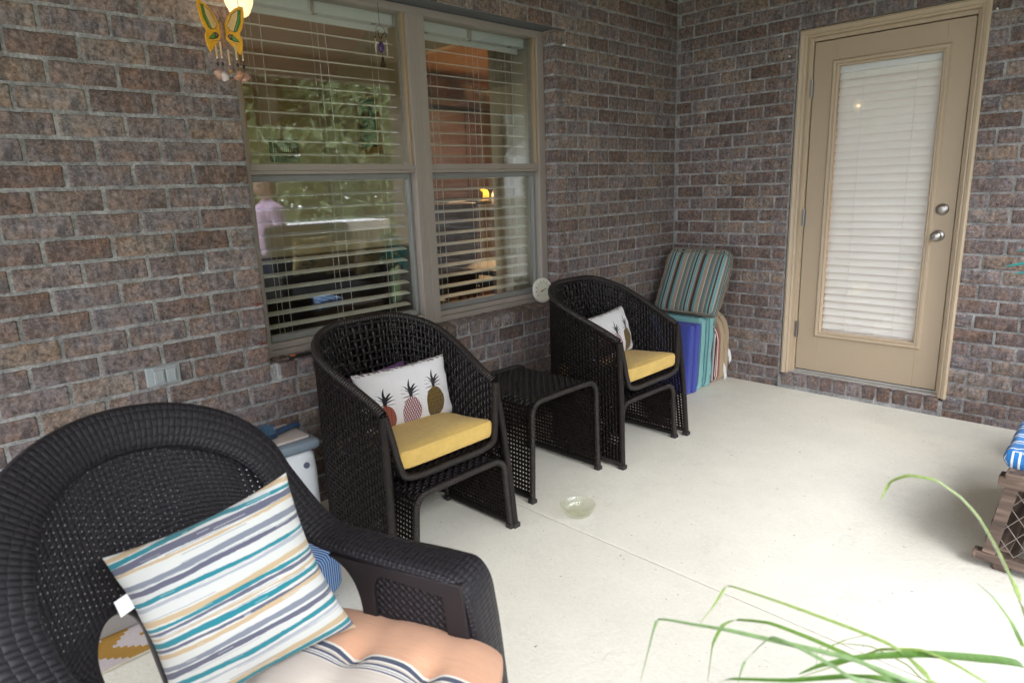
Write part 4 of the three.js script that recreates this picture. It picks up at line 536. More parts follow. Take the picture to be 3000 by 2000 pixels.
  const topY = X => { const c = clamp(Math.abs(X) / a, 0, 0.999); return 0.655 + (H - 0.655) * Math.pow(Math.sqrt(1 - c * c), 0.6) - 0.02; };
  const wid = y => lerp(0.205, 0.292, sstep(0.50, 0.64, y));
  const pAt = (u, v, off) => { const x1 = PX(u) * 0.285, yt = Math.max(0.62, topY(x1)), Y = lerp(0.36, yt, v), x = PX(u) * Math.min(wid(Y), 0.288); return [x, Y, zb - 0.012 + off - zs * (Y - 0.66) + 0.095 * Math.pow(x / a, 2)]; };
  const holes = dataTex(1024, 1024, (u, v) => { const [x, y] = pAt(u, v, 0); if (inHole(x, y)) return [0, 0, 0]; const k = 1 / 0.0125, gx = x * k, gy = y * k + (Math.floor(gx) & 1) * 0.5; const hs = Math.abs(Math.sin(Math.floor(gx) * 12.9898 + Math.floor(gy) * 78.233) * 43758.5453) % 1; const o = hs < 0.9 && Math.hypot(gx - Math.floor(gx) - 0.5, gy - Math.floor(gy) - 0.5) < 0.105 && y > 0.66 && v < 0.97 ? 0 : 1; return [o, o, o]; }, false);
  const bm = resin(1); { const t = wB.clone(); t.repeat.set(13, 14); t.needsUpdate = true; bm.bumpMap = t; bm.bumpScale = 0.0022; } bm.alphaMap = holes; bm.alphaTest = 0.5;
  const panel = off => grid(60, 60, (u, v) => pAt(u, v, off));
  part('back_panel', panel(0), bm, ch);
  for (const s of [-1, 1]) { const q = []; for (let i = 0; i <= 24; i++) { const A = Math.PI * (1 - i / 24); q.push([s * 0.098 + 0.066 * Math.cos(A), 0.575 + 0.075 * Math.sin(A)]); } const path = [[s * 0.098 - 0.066, 0.40], [s * 0.098 - 0.066, 0.49], ...q, [s * 0.098 + 0.066, 0.49], [s * 0.098 + 0.066, 0.40]].map(([x, y]) => [x, y, zb - 0.024 - zs * (y - 0.66) + 0.095 * Math.pow(x / a, 2)]); part('opening_rim', tube(path, 0.011, 80, 8), smooth, ch); }
  for (const s of [-1, 1]) {
    part('back_post', tube([[s * 0.21, 0.0, -0.30], [s * 0.208, 0.2, -0.235], [s * 0.206, 0.40, -0.135], [s * 0.215, 0.52, -0.15], [s * 0.255, 0.60, -0.13], [s * 0.29, 0.645, -0.06]], 0.021, 50, 10), smooth, ch);
    // panel below the arm: smooth border, sunken woven field
    const o = s * 0.255, zA = 0.078, zB = 0.345, sh = new THREE.Shape(); sh.moveTo(zA + 0.02, 0.0); sh.lineTo(zB, 0.0); sh.lineTo(zB - 0.012, 0.40); sh.lineTo(zB - 0.03, 0.60); sh.lineTo(0.0, 0.612); sh.quadraticCurveTo(zA - 0.005, 0.59, zA, 0.48); sh.lineTo(zA + 0.02, 0.0);
    const hole = new THREE.Path(); hole.moveTo(zA + 0.045, 0.10); hole.lineTo(zA + 0.026, 0.54); hole.quadraticCurveTo(zA + 0.028, 0.590, zA + 0.06, 0.588); hole.lineTo(zB - 0.070, 0.570); hole.lineTo(zB - 0.055, 0.40); hole.lineTo(zB - 0.05, 0.10); hole.lineTo(zA + 0.045, 0.10); sh.holes.push(hole);
    const g = new THREE.ExtrudeGeometry(sh, { depth: 0.012, bevelEnabled: true, bevelSize: 0.003, bevelThickness: 0.003, bevelSegments: 2, curveSegments: 10 }); g.rotateY(-Math.PI / 2); g.translate(o + (s > 0 ? 0.006 : 0.006), 0, 0); part('side_panel', g, smooth, ch);
    const fm = resin(1); { const t = wB.clone(); t.repeat.set(20, 20); t.rotation = Math.PI / 4; t.needsUpdate = true; fm.bumpMap = t; fm.bumpScale = 0.004; }
    part('woven_inset', uvBox(new THREE.BoxGeometry(0.006, 0.50, 0.20)), fm, ch, [o + s * 0.006, 0.34, 0.205]);
  }
  part('seat', softBox(0.50, 0.045, 0.56, 0.018, 8), rm, ch, [0, 0.375, 0.08]); part('front_apron', bx(-0.25, 0.25, 0.29, 0.352, 0.325, 0.345, 0.008), rm, ch);

  // tufted, striped seat cushion: stripes run front to back
  const ct = canvasTex(1024, 256, (g, w, h) => { const r = rng(9); g.fillStyle = '#d8cbc0'; g.fillRect(0, 0, w, h); const band = (x0, x1, c) => { g.fillStyle = c; g.fillRect(x0 * w, 0, (x1 - x0) * w, h); }; const sym = (x0, x1, c) => { band(x0, x1, c); band(1 - x1, 1 - x0, c); };
    sym(0, 0.262, '#d9a585'); sym(0.262, 0.335, '#e9e4da'); sym(0.272, 0.292, '#424a63'); sym(0.302, 0.305, '#b89a80'); sym(0.308, 0.318, '#4b5370'); sym(0.326, 0.330, '#8a8fa0'); sym(0.336, 0.342, '#4a5270'); sym(0.345, 0.349, '#e9e4da');
    for (let i = 0; i < 5000; i++) { g.fillStyle = `rgba(${r() < 0.5 ? '255,255,255' : '60,40,30'},0.035)`; g.fillRect(r() * w, r() * h, 1 + r() * 2, 3 + r() * 18); } });
  const cm = cloth([1, 1, 1], { map: ct }); const W = 0.56, D = 0.62;
  const cush = thing('tufted_cushion', 'tufted seat cushion with peach, cream and navy stripes on resin chair', 'cushion', [O[0], 0, O[2]], TH);
  const g = (() => { const tuft = [-0.128, 0, 0.128], tz = [-0.15, 0.02, 0.18], N = noise2(71, 8);
    const top = (x, z) => { let h = 0.505 - 0.010 * (z < 0 ? -z / 0.3 : 0); const ex = 1 - Math.pow(Math.abs(x) / (W / 2), 5), ez = 1 - Math.pow(Math.abs(z) / (D / 2), 5); h -= 0.050 * (1 - Math.sqrt(Math.max(0, ex * ez))); for (const a of tuft) for (const b of tz) { const d2 = ((x - a) ** 2 + (z - b) ** 2); h -= 0.020 * Math.exp(-d2 / 0.0006) + 0.010 * Math.exp(-d2 / 0.004); } for (const b of tz) h -= 0.005 * Math.exp(-((z - b) ** 2) / 0.0009); return h + 0.006 * (N(x * 10 + 4, z * 10 + 4) - 0.5); };
    const P = [grid(60, 64, (u, v) => { const x = Math.sin((u * 2 - 1) * Math.PI / 2) * W / 2, z = Math.sin((v * 2 - 1) * Math.PI / 2) * D / 2; const cr = 1 - 0.045 * Math.pow(Math.abs(x / (W / 2)), 4) * Math.pow(Math.abs(z / (D / 2)), 4) * 2; return [x * cr, top(x, z), z * cr]; }, (u, v) => [0.5 + Math.sin((u * 2 - 1) * Math.PI / 2) * 0.5, v]), grid(60, 64, (u, v) => { const x = Math.sin((u * 2 - 1) * Math.PI / 2) * W / 2, z = Math.sin((v * 2 - 1) * Math.PI / 2) * D / 2; const ex = 1 - Math.pow(Math.abs(x) / (W / 2), 5), ez = 1 - Math.pow(Math.abs(z) / (D / 2), 5), cr = 1 - 0.045 * Math.pow(Math.abs(x / (W / 2)), 4) * Math.pow(Math.abs(z / (D / 2)), 4) * 2; return [x * cr, top(x, z) - 0.003 - 0.095 * Math.pow(Math.max(0, ex * ez), 0.35), z * cr]; }, (u, v) => [0.5 + Math.sin((u * 2 - 1) * Math.PI / 2) * 0.5, v])]; return merge(P); })();
  part('pad', g, cm, cush, [0.0, 0, 0.115]);
  // striped throw pillow
  const st = canvasTex(1024, 1024, (g, w, h) => { const r = rng(21); g.fillStyle = '#e9e9e6'; g.fillRect(0, 0, w, h); const cols = ['#d8bd97', '#1f8c9c', '#6a6a80', '#d8bd97', null, '#8d93a2', '#6a6a80', null, '#1f8c9c', '#b9bcc6', null, '#d8bd97', '#1f8c9c', '#6a6a80'];
    let y = 14, i = 0; while (y < h) { const c = cols[i++ % cols.length], t = c ? 14 + r() * 21 : 15 + r() * 22; if (c) { g.fillStyle = c; g.beginPath(); let e = 0; for (let x = 0; x <= w; x += 16) { e = clamp(e + (r() - 0.5) * 3, -5, 5); g.lineTo(x, y + e + 5 * Math.sin(x / 170 + i)); } let f = 0; for (let x = w; x >= 0; x -= 16) { f = clamp(f + (r() - 0.5) * 3.4, -6, 6); g.lineTo(x, y + t + f + 5 * Math.sin(x / 170 + i)); } g.closePath(); g.fill();
        g.fillStyle = 'rgba(233,233,230,0.9)'; for (let k = 0; k < 3; k++) if (r() < 0.5) g.fillRect(r() * w, y + r() * t, 30 + r() * 160, 1.5 + r() * 2); } if (r() < 0.55) { g.fillStyle = 'rgba(120,125,140,0.75)'; let yy = y + t + 4 + r() * 6; g.fillRect(r() * w * 0.4, yy, w * (0.3 + r() * 0.6), 1.5 + r() * 2.5); } y += t + 5 + r() * 9; } });
  const sp = thing('striped_pillow', 'square throw pillow with teal, grey and sand stripes on resin chair', 'pillow', [-3.902, 0.648, 1.460]); sp.rotation.set(-0.285, -0.43, 0.288, 'YXZ');
  part('cover', pillowGeo(0.338, 0.338, 0.135, 33, 34, 0.10), cloth([0.90, 0.90, 0.89], { map: st }), sp); part('care_tag', (() => { const q = grid(4, 4, (u, v) => [-0.150 - u * 0.028, 0.064 + v * 0.030 - u * 0.004, 0.004 + 0.010 * u]); return merge([q, (() => { const z = q.clone(); z.translate(0, 0, -0.0008); return z; })()]); })(), mat([0.82, 0.83, 0.86], 0.8), sp);
}
// ---------------------------------------------------------------- things on the porch floor
{ // pressed glass ashtray
  const gm = mat([0.965, 0.975, 0.93], 0.05, { transmission: 1, thickness: 0, ior: 1.5 });
  const P = [[0, 0.006], [0.030, 0.006], [0.040, 0.010], [0.058, 0.026], [0.0665, 0.040], [0.069, 0.044], [0.0715, 0.042], [0.064, 0.022], [0.052, 0.004], [0.046, 0.0], [0.034, 0.0], [0.032, 0.002], [0, 0.002]];
  const g = lathe(P, 144), p = g.attributes.position; for (let i = 0; i < p.count; i++) { const x = p.getX(i), y = p.getY(i), z = p.getZ(i), r = Math.hypot(x, z); if (r > 0.008 && r < 0.066) { const a = Math.atan2(z, x), k = 1 + 0.018 * Math.cos(a * 36), dy = r < 0.045 ? 0.0009 * Math.cos(a * 36) : 0; p.setXYZ(i, x * k, y + (y > 0.004 ? dy : 0), z * k); } } g.computeVertexNormals();
  single('glass_ashtray', g, gm, 'round pressed glass ashtray on the floor beside the joint line', 'ashtray', [-2.288, 0.0015, 0.958]).scale.setScalar(1.08);
}
{ // lidded pail with a scrubbing brush on it
  const b = thing('storage_pail', 'white plastic pail with blue-grey rimmed lid behind the resin chair', 'pail', [-3.26, 0, 0.235]);
  part('body', softBox(0.25, 0.42, 0.25, 0.06, 12), mat([0.66, 0.68, 0.70], 0.45), b, [0, 0.212, 0]); part('lid', softBox(0.262, 0.045, 0.262, 0.021, 10), mat([0.17, 0.21, 0.25], 0.45), b, [0, 0.434, 0]); part('lid_top', softBox(0.20, 0.012, 0.20, 0.0058, 8), mat([0.42, 0.36, 0.33], 0.6), b, [0, 0.4625, 0]); part('badge', (() => { const g = new THREE.CylinderGeometry(0.012, 0.012, 0.006, 18); g.rotateX(Math.PI / 2); return g; })(), mat([0.1, 0.11, 0.16], 0.4), b, [0.06, 0.36, 0.127]);
  const k = thing('scrub_brush', 'dark blue scrubbing brush lying on the pail lid', 'brush', [-3.29, 0.472, 0.255], 0.35), bl = mat([0.02, 0.045, 0.09], 0.45);
  part('head', bx(-0.085, 0.02, 0.0, 0.018, -0.03, 0.03, 0.006), bl, k); const L = [], r = rng(2); for (let i = 0; i < 14; i++) for (let j = 0; j < 5; j++) L.push(cyl([-0.08 + i * 0.0073, 0.018, -0.024 + j * 0.012], [-0.08 + i * 0.0073 + (r() - 0.5) * 0.006, 0.048 + r() * 0.004, -0.024 + j * 0.012 + (r() - 0.5) * 0.006], 0.0024, 0.0020, 5)); part('bristles', merge(L), mat([0.05, 0.11, 0.19], 0.6), k); part('handle', tube([[0.01, 0.010, 0.0], [0.05, 0.013, 0.012], [0.10, 0.016, 0.022], [0.135, 0.012, 0.026]], 0.012, 20, 10), bl, k);
}
{ // folded striped cloth, rug and box seen under the resin chair
  const t = canvasTex(256, 64, (g, w, h) => { g.fillStyle = '#8fb0d8'; g.fillRect(0, 0, w, h); g.fillStyle = '#1f4a86'; for (let i = 0; i < 16; i++) g.fillRect(i * 16, 0, 8, h); }, true); t.repeat.set(5, 5);
  single('folded_mat', softBox(0.20, 0.17, 0.26, 0.03, 8), cloth([1, 1, 1], { map: t }), 'blue ribbed folded mat on the floor behind the resin chair arm', 'mat', [-3.40, 0.086, 0.60], [0, 0.5, 0]);
  const rt = canvasTex(1024, 512, (g, w, h) => { g.fillStyle = '#c9bdbd'; g.fillRect(0, 0, w, h); g.fillStyle = '#a87a12'; const s = 16; for (let y = 0; y < h / s; y++) for (let x = 0; x < w / s; x++) { const k = (((x + (y % 12 < 6 ? y % 12 : 12 - y % 12)) % 10) + 10) % 10; if (k < 5) g.fillRect(x * s, y * s, s, s); } g.fillStyle = '#ded3c4'; g.fillRect(0, h - 6, w, 6); const r = rng(6); for (let i = 0; i < 9000; i++) { g.fillStyle = `rgba(${r() < 0.5 ? '255,255,255' : '40,25,5'},0.10)`; g.fillRect(Math.floor(r() * w / 4) * 4, Math.floor(r() * h / 3) * 3, 4, 2); } }, true);
  const rg = thing('woven_rug', 'mustard and cream zigzag woven rug under the resin chair', 'rug'); const tw = 1.3, th = 0.5; part('pile', (() => { const g = grid(60, 24, (u, v) => [-4.72 + tw * u + 0.02 * v, 0.008 + 0.0015 * Math.sin(u * 40) * Math.sin(v * 9), 0.02 + th * v]); return g; })(), (() => { rt.repeat.set(1.3, 1); const m = cloth([1, 1, 1], { map: rt }); return m; })(), rg);
  { const L = []; for (let i = 0; i < 180; i++) { const x = -4.70 + i * tw / 180; L.push(cyl([x, 0.006, 0.02 + th - 0.002], [x + 0.005, 0.006, 0.02 + th + 0.006], 0.0034, 0.0034, 5)); } part('edge_binding', merge(L), cloth([0.62, 0.56, 0.44]), rg); part('backing', bx(-4.71, -3.44, 0.001, 0.006, 0.022, 0.518), cloth([0.4, 0.33, 0.2]), rg); }
  const bxg = thing('storage_box', 'plain grey storage box on the rug behind the resin chair', 'box', [-3.98, 0.010, 0.215]); part('body', softBox(0.66, 0.40, 0.30, 0.02, 8), mat([0.22, 0.205, 0.19], 0.7), bxg, [0, 0.20, 0]); part('lid', softBox(0.68, 0.035, 0.32, 0.012, 6), mat([0.24, 0.22, 0.205], 0.65), bxg, [0, 0.418, 0]);
}
// ---------------------------------------------------------------- spare cushions standing in the corner
{
  const lean = (o, xb, xt, h) => { o.rotation.z = -Math.atan2(xt - xb, h); };
  const slab = (name, label, w, h, d, r, m, xb, xt, zc, cat, piping, pm, group, ruffle) => {
    const o = thing(name, label, cat, [xb, 0.002, zc], 0, group); lean(o, xb, xt, h); const N = noise2(Math.round(-xb * 1000) + 3, 8);
    const warp = p => { const e = 1 - Math.pow(Math.abs(p.z) / (d / 2), 6), f = 1 - Math.pow(Math.abs(p.y) / (h / 2), 6); p.x += Math.sign(p.x) * 0.010 * Math.max(0, e * f) + 0.008 * (N(p.y * 7 + 2, p.z * 7 + 2) - 0.5); if (ruffle && Math.abs(p.z) > d / 2 - 0.012) p.z += Math.sign(p.z) * 0.004 * Math.sin(p.y * 120 + p.x * 25); if (ruffle && Math.abs(p.y) > h / 2 - 0.012) p.y += Math.sign(p.y) * 0.003 * Math.sin(p.z * 110 + p.x * 20); };
    part('pad', softBox(w, h, d, r, ruffle ? 34 : 18, warp), m, o, [0, h / 2, 0]);
    if (piping) for (const s of [-1, 1]) { const q = [], rr = 0.045, x = s * (w / 2 - 0.006); for (const [sy, sz, a0] of [[1, 1, 0], [1, -1, 1], [-1, -1, 2], [-1, 1, 3]]) for (let i = 0; i <= 4; i++) { const A = (a0 + i / 4) * Math.PI / 2; q.push([x, h / 2 + sy * (h / 2 - rr) + rr * Math.sin(A) * 1.0, sz * (d / 2 - rr) + rr * Math.cos(A)]); } part('piping', tube(q, 0.004, 120, 6, true), pm ?? m, o); }
    return o; };
  const blueM = cloth([0.055, 0.075, 0.36]), aquaM = cloth([0.22, 0.46, 0.46]), aquaP = cloth([0.12, 0.27, 0.29]), tanM = cloth([0.42, 0.31, 0.20]);
  slab('foam_pad', 'royal blue pad in the corner, closest to the armchair', 0.052, 0.462, 0.40, 0.012, blueM, -0.545, -0.512, 0.275, 'cushion', false, null, 'royal blue pads');
  slab('foam_pad', 'royal blue pad in the corner, next to the aqua cushions', 0.055, 0.465, 0.40, 0.012, blueM, -0.486, -0.452, 0.285, 'cushion', false, null, 'royal blue pads');
  slab('piped_cushion', 'aqua piped cushion in the corner, next to the blue pads', 0.078, 0.49, 0.42, 0.020, aquaM, -0.408, -0.372, 0.265, 'cushion', true, aquaP, 'aqua piped cushions', true);
  slab('piped_cushion', 'aqua piped cushion in the corner, next to the red striped one', 0.078, 0.50, 0.43, 0.020, aquaM, -0.305, -0.268, 0.262, 'cushion', true, aquaP, 'aqua piped cushions', true);
  const rt = canvasTex(256, 64, (g, w, h) => { g.fillStyle = '#b9a58c'; g.fillRect(0, 0, w, h); [[0, 70, '#9c1830'], [70, 84, '#e6ded6'], [84, 100, '#5b2a2c'], [100, 112, '#d9cfc6'], [112, 126, '#b9a58c'], [126, 200, '#9c1830'], [200, 214, '#e6ded6'], [214, 232, '#5b2a2c'], [232, 256, '#d9cfc6']].forEach(([a, b, c]) => { g.fillStyle = c; g.fillRect(a, 0, b - a, h); }); }, true); rt.repeat.set(6.5, 3);
  const dShape = (label, name, xb, xt, w, h, d, m, rr, ex) => { const o = thing(name, label, 'cushion', [xb, 0.002, 0.27], 0); lean(o, xb, xt, h); const s = new THREE.Shape(); s.moveTo(-d / 2 + 0.03, 0); s.lineTo(d / 2 - 0.05, 0); s.quadraticCurveTo(d / 2, 0, d / 2, 0.06); s.lineTo(d / 2 - 0.005, h - rr); s.quadraticCurveTo(d / 2 - 0.02, h, d / 2 - rr, h); s.lineTo(-d / 2 + rr, h); s.quadraticCurveTo(-d / 2, h, -d / 2, h - rr); s.lineTo(-d / 2, 0.03); s.quadraticCurveTo(-d / 2, 0, -d / 2 + 0.03, 0); const g = new THREE.ExtrudeGeometry(s, { depth: w - 0.03, bevelEnabled: true, bevelSize: 0.012, bevelThickness: 0.015, bevelSegments: 4, curveSegments: 12 }); g.translate(0, 0.012, -(w - 0.03) / 2); g.rotateY(-Math.PI / 2); part('pad', uvBox(g), m, o); if (ex) ex(o); return o; };
  dShape('red and cream striped cushion in the corner behind the aqua ones', 'striped_cushion', -0.208, -0.178, 0.05, 0.40, 0.42, cloth([1, 1, 1], { map: (() => { rt.rotation = 0; return rt; })() }), 0.12);
  const tie = (o, pts) => part('tie_tape', (() => { const c = new THREE.CatmullRomCurve3(pts.map(p => V(...p))); return grid(1, 16, (u, v) => { const p = c.getPoint(v); return [p.x + (u - 0.5) * 0.004, p.y + (u - 0.5) * 0.034, p.z + (u - 0.5) * 0.012]; }); })(), whiteM, o);
  dShape('tan cushion with rounded top in the corner behind the red striped one', 'round_cushion', -0.145, -0.112, 0.05, 0.46, 0.43, tanM, 0.17, o => tie(o, [[0.02, 0.12, 0.215], [0.024, 0.09, 0.230], [0.026, 0.05, 0.238], [0.028, 0.025, 0.242]]));
  dShape('tan cushion with rounded top in the corner, closest to the wall', 'round_cushion', -0.075, -0.042, 0.05, 0.47, 0.42, tanM, 0.17, o => tie(o, [[0.01, 0.21, 0.21], [0.014, 0.19, 0.226], [0.016, 0.16, 0.234], [0.018, 0.13, 0.238]]));
  // two brown and aqua striped cushions leaning above them
  const st = canvasTex(1024, 64, (g, w, h) => { const seq = [['#8f8378', 26], ['#c9b9a6', 6], ['#5c6a68', 40], ['#78a3a3', 20], ['#4b3b30', 26], ['#c5b79f', 5], ['#6fa0a4', 34], ['#d9cdb8', 5], ['#8b7b70', 26], ['#4a3022', 40], ['#5f8f92', 30], ['#7cb3b3', 10], ['#9f8b7d', 52], ['#d8c6ad', 10], ['#647674', 46]]; let x = 0, i = 0; while (x < w) { const [c, t] = seq[i++ % seq.length]; g.fillStyle = c; g.fillRect(x, 0, t * 1.1, h); x += t * 1.1; } }, true);
  const sM = cloth([1, 1, 1], { map: (() => { st.repeat.set(1 / 0.44, 1); st.offset.set(0.5, 0); return st; })() });
  const pipeM = cloth([0.24, 0.19, 0.14]);
  for (const [label, xb, yb, xt, yt, zc] of [['brown and aqua striped cushion leaning on top of the aqua cushions, in front', -0.372, 0.508, -0.172, 0.888, 0.325], ['brown and aqua striped cushion leaning against the wall, behind its twin', -0.270, 0.535, -0.105, 0.905, 0.295]]) {
    const o = thing('striped_cushion', label, 'cushion', [xb, yb, zc], 0, 'brown and aqua striped cushions'), h = Math.hypot(xt - xb, yt - yb); o.rotation.z = -Math.atan2(xt - xb, yt - yb);
    part('pad', softBox(0.07, h, 0.44, 0.022, 20, p => { const e = 1 - Math.pow(Math.abs(p.z) / 0.22, 4), f = 1 - Math.pow(Math.abs(p.y) / (h / 2), 4); p.x += Math.sign(p.x) * 0.014 * Math.max(0, e * f); }), sM, o, [0, h / 2, 0]);
    for (const s of [-1, 1]) { const q = [], rr = 0.03, x = s * 0.03; for (const [sy, sz, a0] of [[1, 1, 0], [1, -1, 1], [-1, -1, 2], [-1, 1, 3]]) for (let i = 0; i <= 4; i++) { const A = (a0 + i / 4) * Math.PI / 2; q.push([x, h / 2 + sy * (h / 2 - rr) + rr * Math.sin(A), sz * (0.22 - rr) + rr * Math.cos(A)]); } part('piping', tube(q, 0.0042, 120, 6, true), pipeM, o); }
    part('tie_tape', merge([tube([[0.02, h - 0.03, 0.222], [0.035, h - 0.10, 0.235], [0.03, h - 0.18, 0.232], [0.05, h - 0.24, 0.23]], 0.003, 20, 5), tube([[-0.01, h - 0.02, -0.222], [-0.02, h - 0.07, -0.24], [-0.005, h - 0.14, -0.236]], 0.003, 20, 5)]), pipeM, o);
  }
}
// ---------------------------------------------------------------- lobster-trap table with a blue towel, right edge
{
  const wm = (() => { const m = grainMap(140, 0.45, 1, 3, 30); m.repeat.set(2, 2); return mat([0.235, 0.165, 0.13], 0.85, { map: m, bumpMap: m, bumpScale: 0.0005 }); })(), net = mat([0.16, 0.13, 0.11], 0.8);
  const t = thing('lobster_trap', 'weathered wooden lobster trap with netted end at the right edge', 'lobster trap', [-1.66, 0, 2.27]);   // end face at local x = 0, long axis +x
  const L = 0.82, Wd = 0.52;
  part('runner', bx(0.02, L, 0, 0.03, 0.05, 0.10, 0.004), wm, t); part('runner', bx(0.02, L, 0, 0.03, Wd - 0.10, Wd - 0.05, 0.004), wm, t);
  for (const x of [0.0, 0.40, L - 0.05]) { const f = part('end_beam', bx(x, x + 0.045, 0.031, 0.062, -0.01, Wd + 0.01, 0.004), wm, t); const q = (z0, z1) => { const a = V(x + 0.022, 0.062, z0), b = V(x + 0.022, 0.325, z1), d = b.clone().sub(a), g = new THREE.BoxGeometry(0.032, d.length(), 0.038); g.applyQuaternion(new THREE.Quaternion().setFromUnitVectors(V(0, 1, 0), d.normalize())); g.translate((a.x + b.x) / 2, (a.y + b.y) / 2, (a.z + b.z) / 2); return uvBox(g); }; part('strut', q(0.035, 0.075), wm, f); part('strut', q(Wd - 0.035, Wd - 0.075), wm, f); part('cross_beam', bx(x - 0.004, x + 0.05, 0.322, 0.362, 0.035, Wd - 0.035, 0.004), wm, f); }
  for (let i = 0; i < 5; i++) part('top_slat', bx(-0.03, L + 0.03, 0.363, 0.387, 0.055 + i * 0.086, 0.105 + i * 0.086, 0.004), wm, t);
  for (let i = 0; i < 4; i++) for (const s of [0, 1]) { const f = (i + 0.5) / 4.2, z = s ? Wd - 0.045 - f * 0.045 : 0.018 + f * 0.045; part('side_slat', bx(0.045, L, 0.075 + i * 0.062, 0.108 + i * 0.062, z - 0.008, z + 0.004, 0.002), wm, t); }
  for (let i = 0; i < 5; i++) part('floor_slat', bx(0.05, L - 0.05, 0.0625, 0.074, 0.04 + i * 0.095, 0.09 + i * 0.095, 0.002), wm, t);
  const N = []; for (let i = -3; i < 9; i++) for (const s of [1, -1]) { const a = [0.012, 0.07, 0.05 + i * 0.055], b = [0.012, 0.32, 0.05 + i * 0.055 + s * 0.19]; const clip = (p, q) => { let t0 = 0, t1 = 1; for (const [lo, hi] of [[0.06, Wd - 0.06]]) { const d = q[2] - p[2]; const ta = (lo - p[2]) / d, tb = (hi - p[2]) / d; t0 = Math.max(t0, Math.min(ta, tb)); t1 = Math.min(t1, Math.max(ta, tb)); } return t1 > t0 ? [p.map((v, k) => lerp(v, q[k], t0)), p.map((v, k) => lerp(v, q[k], t1))] : null; }; const c = clip(a, b); if (c) N.push(cyl(c[0], c[1], 0.0018, 0.0018, 5)); } part('netting', merge(N), net, t);
  const tt = canvasTex(256, 256, (g, w, h) => { g.fillStyle = '#1f6fb4'; g.fillRect(0, 0, w, h); const r = rng(14); g.fillStyle = '#e8e4da'; for (const y of [30, 66, 150, 186]) g.fillRect(y, 0, 12, h); for (let i = 0; i < 2600; i++) { g.fillStyle = `rgba(${r() < 0.5 ? '255,255,255' : '0,20,60'},0.10)`; g.fillRect(r() * w, r() * h, 2, 3); } }, true); tt.repeat.set(7, 7);
  const tw = thing('beach_towel', 'rolled blue and white striped towel on top of the lobster trap', 'towel', [-1.635, 0.388, 2.315], 0.0), nz = noise2(88, 16);
  part('roll', softBox(0.42, 0.075, 0.30, 0.034, 34, p => { p.y += 0.006 * (nz(p.x * 60 + 4, p.z * 60 + 4) - 0.5) + 0.012 * Math.sin(p.x * 9); p.x += 0.006 * (nz(p.y * 90, p.z * 70) - 0.5); p.z += 0.006 * (nz(p.y * 90 + 5, p.x * 70 + 3) - 0.5); }), cloth([1, 1, 1], { map: tt }), tw, [0.20, 0.04, 0.14]);
}
// ---------------------------------------------------------------- plants
function blade(pts, w, ref = [0.25, 1, 0.35], fold = 0.25) {          // long leaf: narrow ribbon with a shallow fold, pointed tip
  const c = new THREE.CatmullRomCurve3(pts.map(p => V(...p)), false, 'catmullrom', 0.25), n = 44; const side = V(), tg = V(), up = V(0, 1, 0);
  const sheet = off => grid(2, n, (u, v) => { const p = c.getPoint(v); tg.copy(c.getTangent(v)); side.crossVectors(tg, V(...ref)).normalize(); const nn = side.clone().cross(tg).normalize(); const k = w * Math.min(1, Math.pow(v * 1.7 + 0.01, 0.75)); const a = u - 0.5; return [p.x + side.x * a * k + nn.x * (Math.abs(a) * k * fold + off), p.y + side.y * a * k + nn.y * (Math.abs(a) * k * fold + off), p.z + side.z * a * k + nn.z * (Math.abs(a) * k * fold + off)]; }, (u, v) => [u, v * 12]);
  return merge([sheet(0), sheet(0.0004)]);
}
const leafTex = dataTex(64, 64, (u, v) => { const t = 0.82 + 0.18 * Math.abs(Math.sin(u * Math.PI * 7)) - 0.12 * nB(u * 3, v * 16); return [t, t, t]; }, true);
const leafMats = [[0.30, 0.52, 0.09], [0.45, 0.62, 0.15], [0.42, 0.62, 0.28], [0.17, 0.36, 0.05]].map(c => mat(c, 0.5, { transmission: 0.45, thickness: 0, map: leafTex }));
